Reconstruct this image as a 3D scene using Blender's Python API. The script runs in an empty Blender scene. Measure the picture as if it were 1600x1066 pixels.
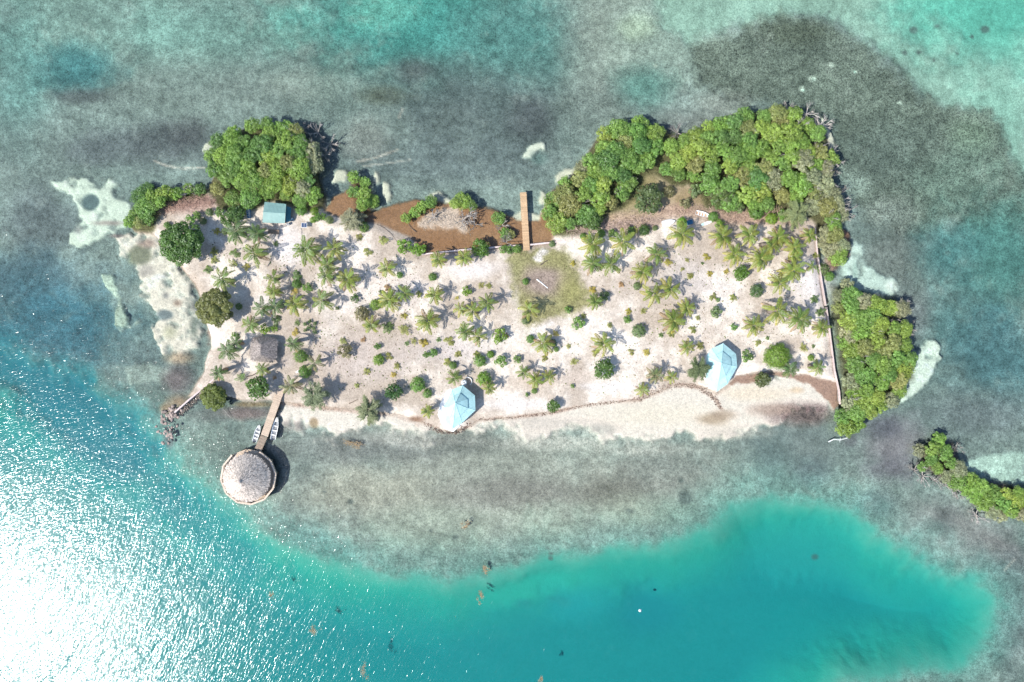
import bpy, math, random
import numpy as np

# ------------------------------------------------------------------ camera, sky, sun, exposure
S, H = 0.14, 154.0                     # metres per photo pixel at sea level, camera height
CX, CY = 800.0, 533.0
sc = bpy.context.scene
cd = bpy.data.cameras.new("camera"); cam = bpy.data.objects.new("camera", cd)
sc.collection.objects.link(cam); sc.camera = cam
cam.location = (0, 0, H); cam.rotation_euler = (0, 0, 0)
cd.sensor_width = 36.0; cd.lens = 36.0 * (H / S) / 1600.0
cd.clip_start = 1.0; cd.clip_end = 9000.0

SUN_DIR = np.array([-0.885, -0.465, 0.0]); SUN_ELEV = math.radians(50.0)
sv = np.array([SUN_DIR[0] * math.cos(SUN_ELEV), SUN_DIR[1] * math.cos(SUN_ELEV), math.sin(SUN_ELEV)])
world = bpy.data.worlds.new("World"); sc.world = world; world.use_nodes = True
wn = world.node_tree.nodes; wl = world.node_tree.links
sky = wn.new("ShaderNodeTexSky"); sky.sky_type = 'NISHITA'; sky.sun_disc = False
sky.sun_elevation = SUN_ELEV; sky.sun_rotation = math.atan2(SUN_DIR[0], SUN_DIR[1])
sky.air_density = 1.0; sky.dust_density = 0.6; sky.ozone_density = 1.5
wn["Background"].inputs[1].default_value = 0.15
wl.new(sky.outputs[0], wn["Background"].inputs[0])
sd = bpy.data.lights.new("sun", 'SUN'); sun = bpy.data.objects.new("sun", sd)
sc.collection.objects.link(sun)
sd.energy = 4.1; sd.angle = math.radians(0.53); sd.color = (1.0, 0.955, 0.89)
sun.location = tuple(sv * 200)
from mathutils import Vector, Matrix
sun.rotation_euler = Vector(tuple(-sv)).to_track_quat('-Z', 'Y').to_euler()
sc.view_settings.view_transform = 'Standard'; sc.view_settings.look = 'None'
sc.view_settings.exposure = 0.64; sc.view_settings.gamma = 1.0
sc.view_settings.use_curve_mapping = False
LGAIN = 1.92                            # display-linear value of an upward white Lambert surface under this light
sc.cycles.use_denoising = True; sc.cycles.use_light_tree=False; world.cycles.sampling_method='MANUAL'; world.cycles.sample_map_resolution=256
sc.cycles.max_bounces = 4; sc.cycles.diffuse_bounces = 2; sc.cycles.glossy_bounces = 1; sc.cycles.adaptive_threshold = 0.02; sc.cycles.transparent_max_bounces = 12
sc.cycles.volume_bounces = 0; sc.cycles.caustics_reflective = False; sc.cycles.caustics_refractive = False

# ------------------------------------------------------------------ helpers
RNG = np.random.default_rng(7)
rnd = random.Random(11)
C = sc.collection

def thing(o):
    o['kind'] = 'thing'; return o

def W(px, py, z=0.0):
    k = S * (H - z) / H
    return ((px - CX) * k, (CY - py) * k, z)

def srgb(c):
    c = np.asarray(c, float) / 255.0
    return np.where(c <= 0.04045, c / 12.92, ((c + 0.055) / 1.055) ** 2.4)

def val_noise(x, y, seed):
    r = np.random.default_rng(seed); n = 256
    t = r.random((n, n))
    xi = np.floor(x).astype(int); yi = np.floor(y).astype(int)
    fx = x - xi; fy = y - yi
    fx = fx * fx * (3 - 2 * fx); fy = fy * fy * (3 - 2 * fy)
    a = t[xi % n, yi % n]; b = t[(xi + 1) % n, yi % n]
    c = t[xi % n, (yi + 1) % n]; d = t[(xi + 1) % n, (yi + 1) % n]
    return (a * (1 - fx) + b * fx) * (1 - fy) + (c * (1 - fx) + d * fx) * fy

def fbm(x, y, scale, seed, octs=4, gain=0.55):
    s = np.zeros_like(x, dtype=float); a = 1.0; tot = 0; f = 1.0 / scale
    for o in range(octs):
        s += a * (val_noise(x * f + 31.7 * o, y * f + 17.3 * o, seed + o) - 0.5) * 2
        tot += a; a *= gain; f *= 2.03
    return s / tot

def poly_sd(X, Y, poly):
    """signed distance, negative inside"""
    P = np.asarray(poly, float); n = len(P)
    d2 = np.full(X.shape, 1e18); ins = np.zeros(X.shape, bool)
    for i in range(n):
        ax, ay = P[i]; bx, by = P[(i + 1) % n]
        ex, ey = bx - ax, by - ay
        t = np.clip(((X - ax) * ex + (Y - ay) * ey) / (ex * ex + ey * ey + 1e-9), 0, 1)
        dx = X - (ax + t * ex); dy = Y - (ay + t * ey)
        d2 = np.minimum(d2, dx * dx + dy * dy)
        cond = (ay > Y) != (by > Y)
        with np.errstate(divide='ignore', invalid='ignore'):
            xin = ex * (Y - ay) / (ey if ey != 0 else 1e-9) + ax
        ins ^= cond & (X < xin)
    d = np.sqrt(d2)
    return np.where(ins, -d, d)

def line_d(X, Y, pts):
    d2 = np.full(X.shape, 1e18)
    for (ax, ay), (bx, by) in zip(pts[:-1], pts[1:]):
        ex, ey = bx - ax, by - ay
        t = np.clip(((X - ax) * ex + (Y - ay) * ey) / (ex * ex + ey * ey + 1e-9), 0, 1)
        d2 = np.minimum(d2, (X - ax - t * ex) ** 2 + (Y - ay - t * ey) ** 2)
    return np.sqrt(d2)

def sstep(a, b, x):
    t = np.clip((x - a) / (b - a), 0, 1)
    return t * t * (3 - 2 * t)

def inside(poly, x, y):
    return float(poly_sd(np.array([x]), np.array([y]), poly)[0])

class MB:
    """collects faces; build() links them as one mesh object"""
    def __init__(self): self.v = []; self.f = []
    def add(self, vs, fs):
        o = len(self.v); self.v += [tuple(map(float, p)) for p in vs]
        self.f += [tuple(i + o for i in f) for f in fs]; return self
    def box(self, c, s, rz=0.0, taper=1.0):
        cx, cy, cz = c; hx, hy, hz = s[0] / 2, s[1] / 2, s[2] / 2
        ca, sa = math.cos(rz), math.sin(rz); vs = []
        for z, k in ((-hz, 1.0), (hz, taper)):
            for x, y in ((-hx, -hy), (hx, -hy), (hx, hy), (-hx, hy)):
                x *= k; y *= k
                vs.append((cx + x * ca - y * sa, cy + x * sa + y * ca, cz + z))
        return self.add(vs, [(3, 2, 1, 0), (4, 5, 6, 7), (0, 1, 5, 4), (1, 2, 6, 5), (2, 3, 7, 6), (3, 0, 4, 7)])
    def prism(self, poly, z0, z1):
        n = len(poly)
        ar = sum(poly[i][0] * poly[(i + 1) % n][1] - poly[(i + 1) % n][0] * poly[i][1] for i in range(n))
        if ar < 0: poly = poly[::-1]
        vs = [(x, y, z0) for x, y in poly] + [(x, y, z1) for x, y in poly]
        fs = [tuple(range(n - 1, -1, -1)), tuple(range(n, 2 * n))]
        fs += [(i, (i + 1) % n, n + (i + 1) % n, n + i) for i in range(n)]
        return self.add(vs, fs)
    def tube(self, pts, radii, n=6, cap=True):
        pts = [Vector(p) for p in pts]; rings = []
        up = Vector((0.13, 0.21, 0.97))
        for i, p in enumerate(pts):
            d = (pts[min(i + 1, len(pts) - 1)] - pts[max(i - 1, 0)]).normalized()
            a = d.cross(up if abs(d.dot(up)) < 0.95 else Vector((1, 0, 0))).normalized(); b = d.cross(a)
            r = radii[i] if hasattr(radii, '__len__') else radii
            rings.append([p + (a * math.cos(2 * math.pi * k / n) + b * math.sin(2 * math.pi * k / n)) * r for k in range(n)])
        vs = [q for r in rings for q in r]; fs = []
        for i in range(len(pts) - 1):
            for k in range(n):
                fs.append((i * n + k, i * n + (k + 1) % n, (i + 1) * n + (k + 1) % n, (i + 1) * n + k))
        if cap: fs += [tuple(range(n - 1, -1, -1)), tuple(range((len(pts) - 1) * n, len(pts) * n))]
        return self.add(vs, fs)
    def mesh(self, name, mat, smooth=False):
        m = bpy.data.meshes.new(name); m.from_pydata(self.v, [], self.f); m.update()
        if mat: m.materials.append(mat)
        if smooth: m.polygons.foreach_set("use_smooth", [True] * len(m.polygons))
        return m
    def build(self, name, mat, parent=None, smooth=False):
        return link(name, self.mesh(name, mat, smooth), parent)

def link(name, data, parent=None, loc=None, rot=None, scale=None):
    o = bpy.data.objects.new(name, data); C.objects.link(o)
    if parent is not None: o.parent = parent
    if loc is not None: o.location = loc
    if rot is not None: o.rotation_euler = rot
    if scale is not None: o.scale = scale if hasattr(scale, '__len__') else (scale,) * 3
    return o

def tag(o, label, cat, group=None, kind=None):
    o['label'] = label; o['category'] = cat
    if group: o['group'] = group
    if kind: o['kind'] = kind
    return o

def np_mesh(name, V, F, mat, tint=None):
    """V (n,3), F (m,k) arrays; tint per face -> colour attribute"""
    m = bpy.data.meshes.new(name); k = F.shape[1]
    m.vertices.add(len(V)); m.vertices.foreach_set("co", np.ascontiguousarray(V, dtype=np.float32).ravel())
    m.loops.add(F.size); m.loops.foreach_set("vertex_index", F.astype(np.int32).ravel())
    m.polygons.add(len(F)); m.polygons.foreach_set("loop_start", np.arange(0, F.size, k, dtype=np.int32))
    m.update(calc_edges=True)
    if tint is not None:
        at = m.attributes.new("tint", 'FLOAT', 'FACE'); at.data.foreach_set("value", tint.astype(np.float32))
    if mat: m.materials.append(mat)
    return m

# ------------------------------------------------------------------ materials
def new_mat(name):
    m = bpy.data.materials.new(name); m.use_nodes = True
    nt = m.node_tree; nt.nodes.clear()
    out = nt.nodes.new("ShaderNodeOutputMaterial")
    return m, nt, out

def nd(nt, t, **kw):
    n = nt.nodes.new(t)
    for k, v in kw.items(): setattr(n, k, v)
    return n

def noise(nt, coord, scale, detail=3, rough=0.55, dist=0.0):
    n = nd(nt, "ShaderNodeTexNoise"); n.inputs["Scale"].default_value = scale
    n.inputs["Detail"].default_value = detail; n.inputs["Roughness"].default_value = rough
    n.inputs["Distortion"].default_value = dist
    nt.links.new(coord, n.inputs["Vector"]); return n.outputs["Fac"]

def maprange(nt, x, a, b, c, d):
    n = nd(nt, "ShaderNodeMapRange"); nt.links.new(x, n.inputs[0])
    for i, v in zip((1, 2, 3, 4), (a, b, c, d)): n.inputs[i].default_value = v
    return n.outputs[0]

def math_n(nt, op, a, b=None):
    n = nd(nt, "ShaderNodeMath", operation=op)
    for i, x in enumerate((a, b)):
        if x is None: continue
        if isinstance(x, (int, float)): n.inputs[i].default_value = x
        else: nt.links.new(x, n.inputs[i])
    return n.outputs[0]

def scale_col(nt, col, fac):
    n = nd(nt, "ShaderNodeVectorMath", operation='SCALE')
    nt.links.new(col, n.inputs[0]); nt.links.new(fac, n.inputs["Scale"]); return n.outputs[0]

def plain(name, col, rough=0.75, spec=0.25, var=0.18, scale=2.5, bump=0.0, stretch=None, metallic=0.0):
    """solid procedural material: colour with two scales of wear"""
    m, nt, out = new_mat(name)
    p = nd(nt, "ShaderNodeBsdfPrincipled"); nt.links.new(p.outputs[0], out.inputs[0])
    tc = nd(nt, "ShaderNodeTexCoord"); co = tc.outputs["Object"]
    if stretch:
        mp = nd(nt, "ShaderNodeMapping"); mp.inputs["Scale"].default_value = stretch
        nt.links.new(co, mp.inputs[0]); co = mp.outputs[0]
    a = noise(nt, co, scale, 4); b = noise(nt, co, scale * 7, 2)
    f = math_n(nt, 'ADD', maprange(nt, a, 0.3, 0.7, 1 - var, 1 + var), maprange(nt, b, 0.3, 0.7, -var * 0.5, var * 0.5))
    rgb = nd(nt, "ShaderNodeRGB"); rgb.outputs[0].default_value = (*col, 1)
    oi = nd(nt, "ShaderNodeObjectInfo")
    f = math_n(nt, 'MULTIPLY', f, maprange(nt, oi.outputs["Random"], 0, 1, 1 - var * 0.6, 1 + var * 0.6))
    nt.links.new(scale_col(nt, rgb.outputs[0], f), p.inputs["Base Color"])
    p.inputs["Roughness"].default_value = rough; p.inputs["Specular IOR Level"].default_value = spec
    p.inputs["Metallic"].default_value = metallic
    if bump:
        bn = nd(nt, "ShaderNodeBump"); bn.inputs["Distance"].default_value = bump; nt.links.new(b, bn.inputs["Height"])
        nt.links.new(bn.outputs[0], p.inputs["Normal"])
    return m

def foliage(name, trans=0.3, gloss=0.04):
    """leaf material: object colour x per-leaf tint, partly translucent"""
    m, nt, out = new_mat(name)
    oi = nd(nt, "ShaderNodeObjectInfo"); at = nd(nt, "ShaderNodeAttribute", attribute_name="tint")
    col = scale_col(nt, oi.outputs["Color"], at.outputs["Fac"])
    d = nd(nt, "ShaderNodeBsdfDiffuse"); t = nd(nt, "ShaderNodeBsdfTranslucent"); g = nd(nt, "ShaderNodeBsdfGlossy")
    nt.links.new(col, d.inputs[0])
    hs = nd(nt, "ShaderNodeHueSaturation"); hs.inputs["Hue"].default_value = 0.485; hs.inputs["Value"].default_value = 1.25
    nt.links.new(col, hs.inputs["Color"]); nt.links.new(hs.outputs[0], t.inputs[0])
    g.inputs["Roughness"].default_value = 0.45; g.inputs[0].default_value = (0.9, 0.95, 1, 1)
    m1 = nd(nt, "ShaderNodeMixShader"); m1.inputs[0].default_value = trans
    nt.links.new(d.outputs[0], m1.inputs[1]); nt.links.new(t.outputs[0], m1.inputs[2])
    m2 = nd(nt, "ShaderNodeMixShader"); m2.inputs[0].default_value = gloss
    nt.links.new(m1.outputs[0], m2.inputs[1]); nt.links.new(g.outputs[0], m2.inputs[2])
    nt.links.new(m2.outputs[0], out.inputs[0]); return m

M = dict(
    leaf=foliage("leaf", 0.4, 0.03), palm=foliage("palm_leaf", 0.35, 0.025), needle=foliage("needle", 0.25, 0.02),
    bark=plain("bark", (0.16, 0.13, 0.105), 0.9, 0.1, 0.3, 6, 0.02),
    palm_bark=plain("palm_bark", (0.24, 0.2, 0.165), 0.9, 0.1, 0.25, 8, 0.02),
    dead=plain("dead_wood", (0.36, 0.33, 0.30), 0.9, 0.1, 0.3, 5),
    plank=plain("plank_wood", (0.50, 0.34, 0.20), 0.8, 0.15, 0.22, 3, 0.004, (1, 8, 1)),
    plank_pale=plain("plank_pale", (0.52, 0.41, 0.31), 0.8, 0.15, 0.22, 3, 0.004, (1, 8, 1)),
    timber=plain("timber", (0.20, 0.145, 0.10), 0.85, 0.15, 0.25, 4),
    thatch=foliage("thatch", 0.08, 0.02),
    aqua=plain("aqua_roof", (0.41, 0.63, 0.62), 0.42, 0.4, 0.16, 0.9),
    green_roof=plain("green_roof", (0.22, 0.36, 0.33), 0.45, 0.4, 0.08, 1.5),
    white=plain("white_paint", (0.76, 0.76, 0.74), 0.6, 0.3, 0.08, 2),
    concrete=plain("concrete", (0.60, 0.55, 0.52), 0.9, 0.15, 0.14, 1.6, 0.01),
    wallconc=plain("wall_concrete", (0.56, 0.46, 0.43), 0.9, 0.15, 0.16, 1.6, 0.01),
    blue=plain("blue_paint", (0.04, 0.17, 0.33), 0.6, 0.3, 0.2, 3),
    grey=plain("grey_paint", (0.22, 0.23, 0.24), 0.6, 0.3, 0.15, 3),
    dark=plain("dark_rubber", (0.025, 0.025, 0.03), 0.6, 0.3, 0.2, 3),
    glass=plain("window_glass", (0.03, 0.045, 0.055), 0.08, 0.6, 0.1, 1),
    cell=plain("solar_cell", (0.05, 0.075, 0.14), 0.15, 0.6, 0.1, 2),
    rust=plain("orange_paint", (0.55, 0.34, 0.22), 0.7, 0.2, 0.3, 3),
    rock=plain("shore_rock", (0.36, 0.29, 0.25), 0.95, 0.1, 0.35, 2.2, 0.05),
    weed=foliage("floating_weed", 0.15, 0.04),
    twig=foliage("dry_twig", 0.05, 0.0), grass=foliage("grass_blade", 0.3, 0.02),
)


CLUMPS = {
 'hut': [(322, 240), (338, 214), (375, 194), (420, 184), (455, 194), (485, 208), (500, 226), (496, 250), (492, 275), (506, 300), (502, 320), (480, 326), (455, 313), (415, 307), (400, 320), (370, 328), (350, 320), (335, 300), (330, 270)],
 'west': [(195, 298), (230, 288), (270, 290), (300, 285), (322, 290), (316, 303), (280, 309), (247, 328), (237, 355), (197, 356), (190, 342), (212, 320)],
 'point': [(540, 272), (562, 266), (578, 286), (588, 310), (584, 330), (560, 334), (542, 305)],
 'dock': [(848, 332), (870, 290), (900, 258), (930, 214), (960, 194), (1000, 189), (1028, 195), (1034, 220), (1030, 250), (1002, 270), (988, 305), (965, 322), (945, 330), (925, 352), (900, 360), (870, 362), (848, 352)],
 'north': [(1036, 216), (1060, 206), (1095, 200), (1120, 181), (1160, 172), (1200, 168), (1250, 173), (1282, 190), (1300, 235), (1306, 270), (1308, 305), (1326, 330), (1322, 345), (1290, 350), (1265, 335), (1240, 318), (1212, 330), (1186, 334), (1160, 320), (1140, 330), (1108, 320), (1098, 300), (1080, 282), (1050, 284), (1032, 268)],
 'strip': [(1284, 352), (1310, 347), (1326, 372), (1328, 400), (1314, 412), (1294, 408), (1284, 385)],
 'east': [(1302, 447), (1335, 437), (1348, 458), (1395, 462), (1418, 482), (1424, 530), (1430, 560), (1424, 600), (1404, 628), (1370, 648), (1330, 678), (1308, 680), (1310, 640), (1320, 600), (1314, 540), (1304, 490)],
 'islet': [(1434, 696), (1455, 684), (1488, 682), (1494, 715), (1510, 738), (1540, 750), (1590, 764), (1640, 762), (1680, 800), (1640, 828), (1600, 818), (1560, 812), (1520, 788), (1498, 764), (1462, 748), (1436, 730)],
}

# ------------------------------------------------------------------ the ground: island, flats and sea bed as one sheet
STEP = 2.6
ix = np.arange(-140, 1741, STEP); iy = np.arange(-140, 1207, STEP)
ext = np.array([40, 120, 300, 700, 1500, 3500, 8000, 18000.0])
gx = np.concatenate([ix[0] - ext[::-1], ix, ix[-1] + ext]); gy = np.concatenate([iy[0] - ext[::-1], iy, iy[-1] + ext])
GX, GY = np.meshgrid(gx, gy)                 # photo pixels at sea level
n1 = fbm(GX, GY, 60, 101, 5); n2 = fbm(GX, GY, 18, 202, 4); n3 = fbm(GX, GY, 160, 303, 5); n4 = fbm(GX, GY, 8, 404, 3)
D = np.zeros(GX.shape + (3,)); D[:] = (121, 137, 132)
Z = np.full(GX.shape, -1.0); SPK = np.full(GX.shape, 0.55)
D += (n3 * 20)[..., None] * np.array([1, 1, 0.95]) + (n1 * 12)[..., None]
Z += n3 * 0.25

def blend(w, col=None, z=None, spk=None):
    global D, Z, SPK
    if col is not None: D = D * (1 - w[..., None]) + np.array(col, float) * w[..., None]
    if z is not None: Z = Z * (1 - w) + z * w
    if spk is not None: SPK = SPK * (1 - w) + spk * w

def ell(cx, cy, rx, ry, col=None, z=None, op=1.0, rot=0.0, spk=None, amp=0.35, hard=0.75):
    ca, sa = math.cos(math.radians(rot)), math.sin(math.radians(rot))
    u = ((GX - cx) * ca + (GY - cy) * sa) / rx; v = (-(GX - cx) * sa + (GY - cy) * ca) / ry
    r = np.sqrt(u * u + v * v) + n1 * amp + n2 * amp * 0.5
    blend((1 - sstep(1 - hard, 1 + hard * 0.4, r)) * op, col, z, spk)

def area(poly, col=None, z=None, soft=4.0, amp=6.0, op=1.0, spk=None, fine=3.5):
    sdv = poly_sd(GX, GY, poly) + n1 * amp + n2 * amp * 0.5 + n4 * fine
    w = (1 - sstep(-soft, soft, sdv)) * op
    if col is not None and sum(col) > 540 and len(poly) > 4 and soft < 8: w = w * (1 - 0.75 * np.clip(fbm(GX, GY, 22, 767, 4, 0.75) * 3.0 - 0.4, 0, 1))
    blend(w, col, z, spk); return w

# -- tones of the sea-grass flats
ell(120, 20, 220, 110, (128, 158, 148), None, 0.7)
ell(330, 40, 160, 80, (122, 160, 150), -1.4, 0.7)
ell(300, 140, 200, 60, (132, 147, 140), None, 0.6)
ell(105, 105, 80, 42, (72, 118, 120), -2.2, 0.9)
ell(120, 148, 60, 14, (98, 104, 104), None, 0.7)
ell(20, 120, 70, 130, (105, 148, 142), -1.5, 0.6)
ell(40, 260, 120, 90, (120, 132, 128), None, 0.6)
ell(240, 225, 120, 40, (92, 98, 100), None, 0.85)
ell(290, 205, 40, 26, (88, 90, 92), None, 0.6)
ell(160, 230, 60, 30, (98, 106, 108), None, 0.7)
ell(60, 350, 90, 60, (108, 118, 120), None, 0.8)
ell(30, 440, 140, 60, (84, 110, 120), -1.6, 0.85)
ell(60, 520, 190, 80, (64, 106, 120), -2.4, 0.92)  # deeper bed; blue of sky reflected on rippled water is put into its colour
ell(230, 560, 60, 40, (112, 130, 130), None, 0.7)
ell(470, 30, 70, 50, (140, 172, 158), None, 0.6)
ell(480, 130, 70, 30, (150, 160, 150), None, 0.5)
ell(560, 100, 110, 80, (118, 140, 132), None, 0.6)
ell(640, 10, 220, 90, (76, 148, 140), -2.3, 0.95)
ell(590, 12, 80, 34, (116, 182, 166), -1.8, 0.7)
ell(700, 60, 120, 50, (74, 138, 132), -2.4, 0.7)
ell(800, 60, 110, 110, (86, 128, 124), -1.9, 0.85)
ell(690, 120, 110, 50, (92, 124, 120), -1.6, 0.75)
ell(648, 108, 36, 24, (84, 92, 92), None, 0.8)
ell(600, 148, 46, 18, (98, 106, 92), None, 0.8)
ell(740, 170, 150, 70, (96, 108, 108), None, 0.8)
ell(832, 185, 42, 46, (86, 92, 95), None, 0.8)
ell(700, 250, 190, 50, (102, 114, 115), None, 0.8)
ell(570, 215, 50, 40, (130, 134, 128), None, 0.6)
ell(960, 50, 80, 120, (150, 162, 152), None, 0.75)
ell(930, 160, 60, 70, (122, 134, 128), None, 0.6)
ell(1060, 60, 120, 90, (152, 172, 160), None, 0.75)
ell(1010, 130, 52, 40, (88, 128, 120), -1.7, 0.8)
ell(1000, 40, 36, 24, (165, 185, 160), None, 0.6)
area([(1040, -400), (2400, -400), (2400, 560), (1640, 310), (1598, 262), (1578, 235), (1566, 188), (1540, 170), (1482, 165), (1442, 142), (1412, 102), (1372, 76), (1340, 52), (1290, 25), (1230, 20), (1170, 34), (1080, 66), (1030, 40)],
     (148, 184, 168), -1.5, 14, 16, 0.95, 0.4, 8)
ell(1570, 0, 190, 110, (98, 180, 160), -2.6, 0.9, spk=0.3)
ell(1280, 0, 90, 22, (142, 176, 160), None, 0.5)
ell(1560, 150, 60, 100, (140, 190, 172), None, 0.5)
area([(1085, 72), (1120, 52), (1180, 36), (1230, 24), (1290, 28), (1330, 52), (1368, 78), (1408, 104), (1438, 144), (1480, 168), (1540, 174), (1562, 190), (1574, 240), (1600, 270), (1640, 320), (1620, 360), (1500, 350), (1400, 360), (1330, 320), (1290, 190), (1220, 160), (1140, 150), (1090, 130)],
     (104, 114, 104), -1.1, 14, 22, 0.9, 0.85, 8)
ell(1250, 45, 70, 25, (86, 92, 78), None, 0.5)
ell(1130, 160, 60, 24, (136, 142, 134), None, 0.7)
ell(1090, 190, 70, 30, (128, 132, 128), None, 0.7)
ell(1520, 210, 40, 30, (128, 150, 128), None, 0.5)
ell(1400, 240, 90, 60, (100, 112, 106), None, 0.6, spk=0.8)
ell(1500, 280, 90, 60, (112, 134, 122), None, 0.6, spk=0.8)
ell(1390, 330, 50, 30, (138, 148, 142), None, 0.6)
ell(1340, 290, 34, 24, (150, 168, 158), None, 0.7)
ell(1400, 400, 60, 50, (116, 122, 118), None, 0.7)
ell(1570, 400, 110, 110, (84, 132, 126), -2.0, 0.85, spk=0.5)
ell(1490, 400, 60, 60, (82, 124, 124), -1.8, 0.8)
ell(1500, 500, 80, 60, (92, 128, 128), -1.6, 0.8)
ell(1570, 560, 100, 90, (80, 116, 122), -1.8, 0.85)
ell(1530, 650, 110, 50, (110, 120, 122), None, 0.8)
ell(1430, 490, 40, 50, (128, 130, 130), None, 0.7)
ell(1400, 700, 70, 60, (132, 130, 134), None, 0.9, spk=0.35)
ell(1385, 668, 34, 26, (98, 100, 108), None, 0.8)
ell(1330, 690, 16, 14, (100, 98, 104), None, 0.7)
ell(1400, 730, 60, 24, (108, 106, 114), None, 0.7)
ell(1480, 840, 130, 70, (142, 142, 140), None, 0.85, spk=0.45)
ell(1370, 790, 40, 26, (108, 110, 114), None, 0.7)
ell(1560, 870, 60, 40, (118, 110, 112), None, 0.7)
ell(1590, 960, 40, 120, (112, 118, 120), None, 0.8)
ell(1480, 812, 20, 24, (92, 96, 96), None, 0.7)
ell(1240, 700, 110, 60, (112, 124, 122), None, 0.85, spk=0.35)
ell(1200, 720, 50, 50, (92, 112, 112), None, 0.75)
ell(1270, 740, 36, 30, (98, 106, 112), None, 0.7)
# south flats
ell(780, 760, 440, 120, (160, 166, 156), -0.9, 0.9, spk=0.45)
ell(560, 700, 150, 30, (118, 122, 120), None, 0.8, spk=0.5)
ell(720, 690, 90, 24, (108, 114, 110), None, 0.7)
ell(560, 770, 130, 40, (166, 168, 154), None, 0.75)
ell(680, 830, 150, 40, (150, 164, 150), -1.2, 0.6)
ell(800, 770, 110, 30, (134, 134, 128), None, 0.7)
ell(960, 770, 70, 34, (118, 118, 110), None, 0.75)
ell(860, 820, 90, 34, (160, 172, 158), None, 0.7)
ell(1000, 800, 90, 34, (164, 176, 160), None, 0.7)
ell(1040, 730, 80, 60, (134, 138, 132), None, 0.6)
ell(920, 700, 60, 24, (158, 166, 156), None, 0.6)
ell(490, 850, 110, 30, (104, 140, 138), -1.5, 0.75, rot=22)
ell(340, 710, 60, 40, (112, 128, 122), None, 0.6)
ell(320, 690, 40, 30, (124, 142, 134), None, 0.6)
ell(470, 730, 40, 50, (112, 122, 118), None, 0.6)
ell(200, 640, 90, 30, (92, 122, 124), -1.5, 0.8, rot=35)
# the deep basin
BASIN = [(-4000, 560), (0, 592), (60, 618), (125, 648), (190, 684), (252, 724), (320, 786), (420, 846), (520, 884), (620, 906), (700, 914), (770, 900), (850, 876), (950, 862), (1050, 852), (1110, 832), (1150, 798), (1200, 782), (1262, 786), (1330, 806), (1400, 852), (1460, 892), (1530, 912), (1560, 946), (1548, 1000), (1500, 1040), (1420, 1056), (1330, 1068), (1290, 1110), (1260, 1300), (1200, 4000), (-4000, 4000)]
bs0 = poly_sd(GX, GY, BASIN); bs = bs0 + n1 * 14 + n2 * 9 + n4 * 3
ap = sstep(85, -5, bs0 + n1 * 30 + n2 * 14)
D = D * (1 - 0.6 * ap[..., None]) + np.array([104, 160, 150]) * 0.6 * ap[..., None]; Z = Z - 0.5 * ap
lm = sstep(460, 100, GX) * 60; near = sstep(22 + lm, -10 - lm, bs); deep = sstep(0, -130, bs); mid = sstep(14, -45, bs)
edge_c = np.array([88, 168, 152]); mid_c = np.array([44, 160, 142]); deep_c = np.array([26, 137, 139])
bc = edge_c * (1 - mid[..., None]) + mid_c * mid[..., None]
bc = bc * (1 - deep[..., None]) + deep_c * deep[..., None]
bz = -1.4 - 1.8 * sstep(14, -45 - lm, bs0 + n3 * 10) - 3.5 * sstep(0, -130, bs0 + n3 * 10)
D = D * (1 - near[..., None]) + bc * near[..., None]; Z = Z * (1 - near) + bz * near; SPK = SPK * (1 - near) + 0.05 * near
ell(850, 930, 100, 26, (44, 168, 150), -4.0, 0.7, rot=-8, spk=0.05)
ell(900, 960, 70, 40, (32, 150, 156), -6.0, 0.5, spk=0.04)
ell(1020, 975, 60, 50, (24, 130, 140), -7.0, 0.6, spk=0.03)
ell(1270, 870, 120, 60, (40, 154, 148), -5.0, 0.5, spk=0.03)
ell(1450, 940, 80, 60, (32, 152, 146), -5.4, 0.5, spk=0.03)
ell(1290, 990, 110, 60, (24, 138, 138), -6.3, 0.6, spk=0.03)
ell(820, 955, 16, 10, (36, 140, 140), None, 0.6); ell(870, 950, 18, 9, (36, 140, 140), None, 0.6); ell(885, 958, 14, 10, (36, 140, 140), None, 0.6)
ell(110, 670, 220, 80, (24, 116, 132), -5.5, 0.85, rot=38, spk=0.03); ell(20, 590, 140, 36, (34, 116, 130), -4.2, 0.7, rot=28, spk=0.05); ell(330, 840, 140, 50, (26, 130, 138), -5.5, 0.6, rot=35, spk=0.03)
for (x, y, r) in ((862, 868, 5), (857, 860, 4), (868, 850, 3), (861, 876, 4), (546, 786, 6), (712, 842, 5), (1072, 780, 10), (985, 800, 9), (1066, 752, 4), (505, 770, 4), (560, 838, 3), (672, 832, 3), (1290, 882, 5),
                  (1436, 40, 6), (1474, 34, 6), (1420, 78, 5), (1443, 77, 5), (1466, 90, 5), (1504, 78, 4), (1552, 38, 6), (1530, 50, 3), (1300, 14, 4)):
    ell(x, y, r, r * 0.85, (84, 96, 94), None, 0.65, amp=0.9, hard=0.7)
for (x, y, r) in ((1302, 98, 5), (1272, 120, 6), (1256, 136, 5), (1410, 158, 4), (1340, 110, 3), (1026, 100, 4)):
    ell(x, y, r, r * 0.8, (190, 208, 192), None, 0.85, amp=0.5, hard=0.5)
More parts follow.
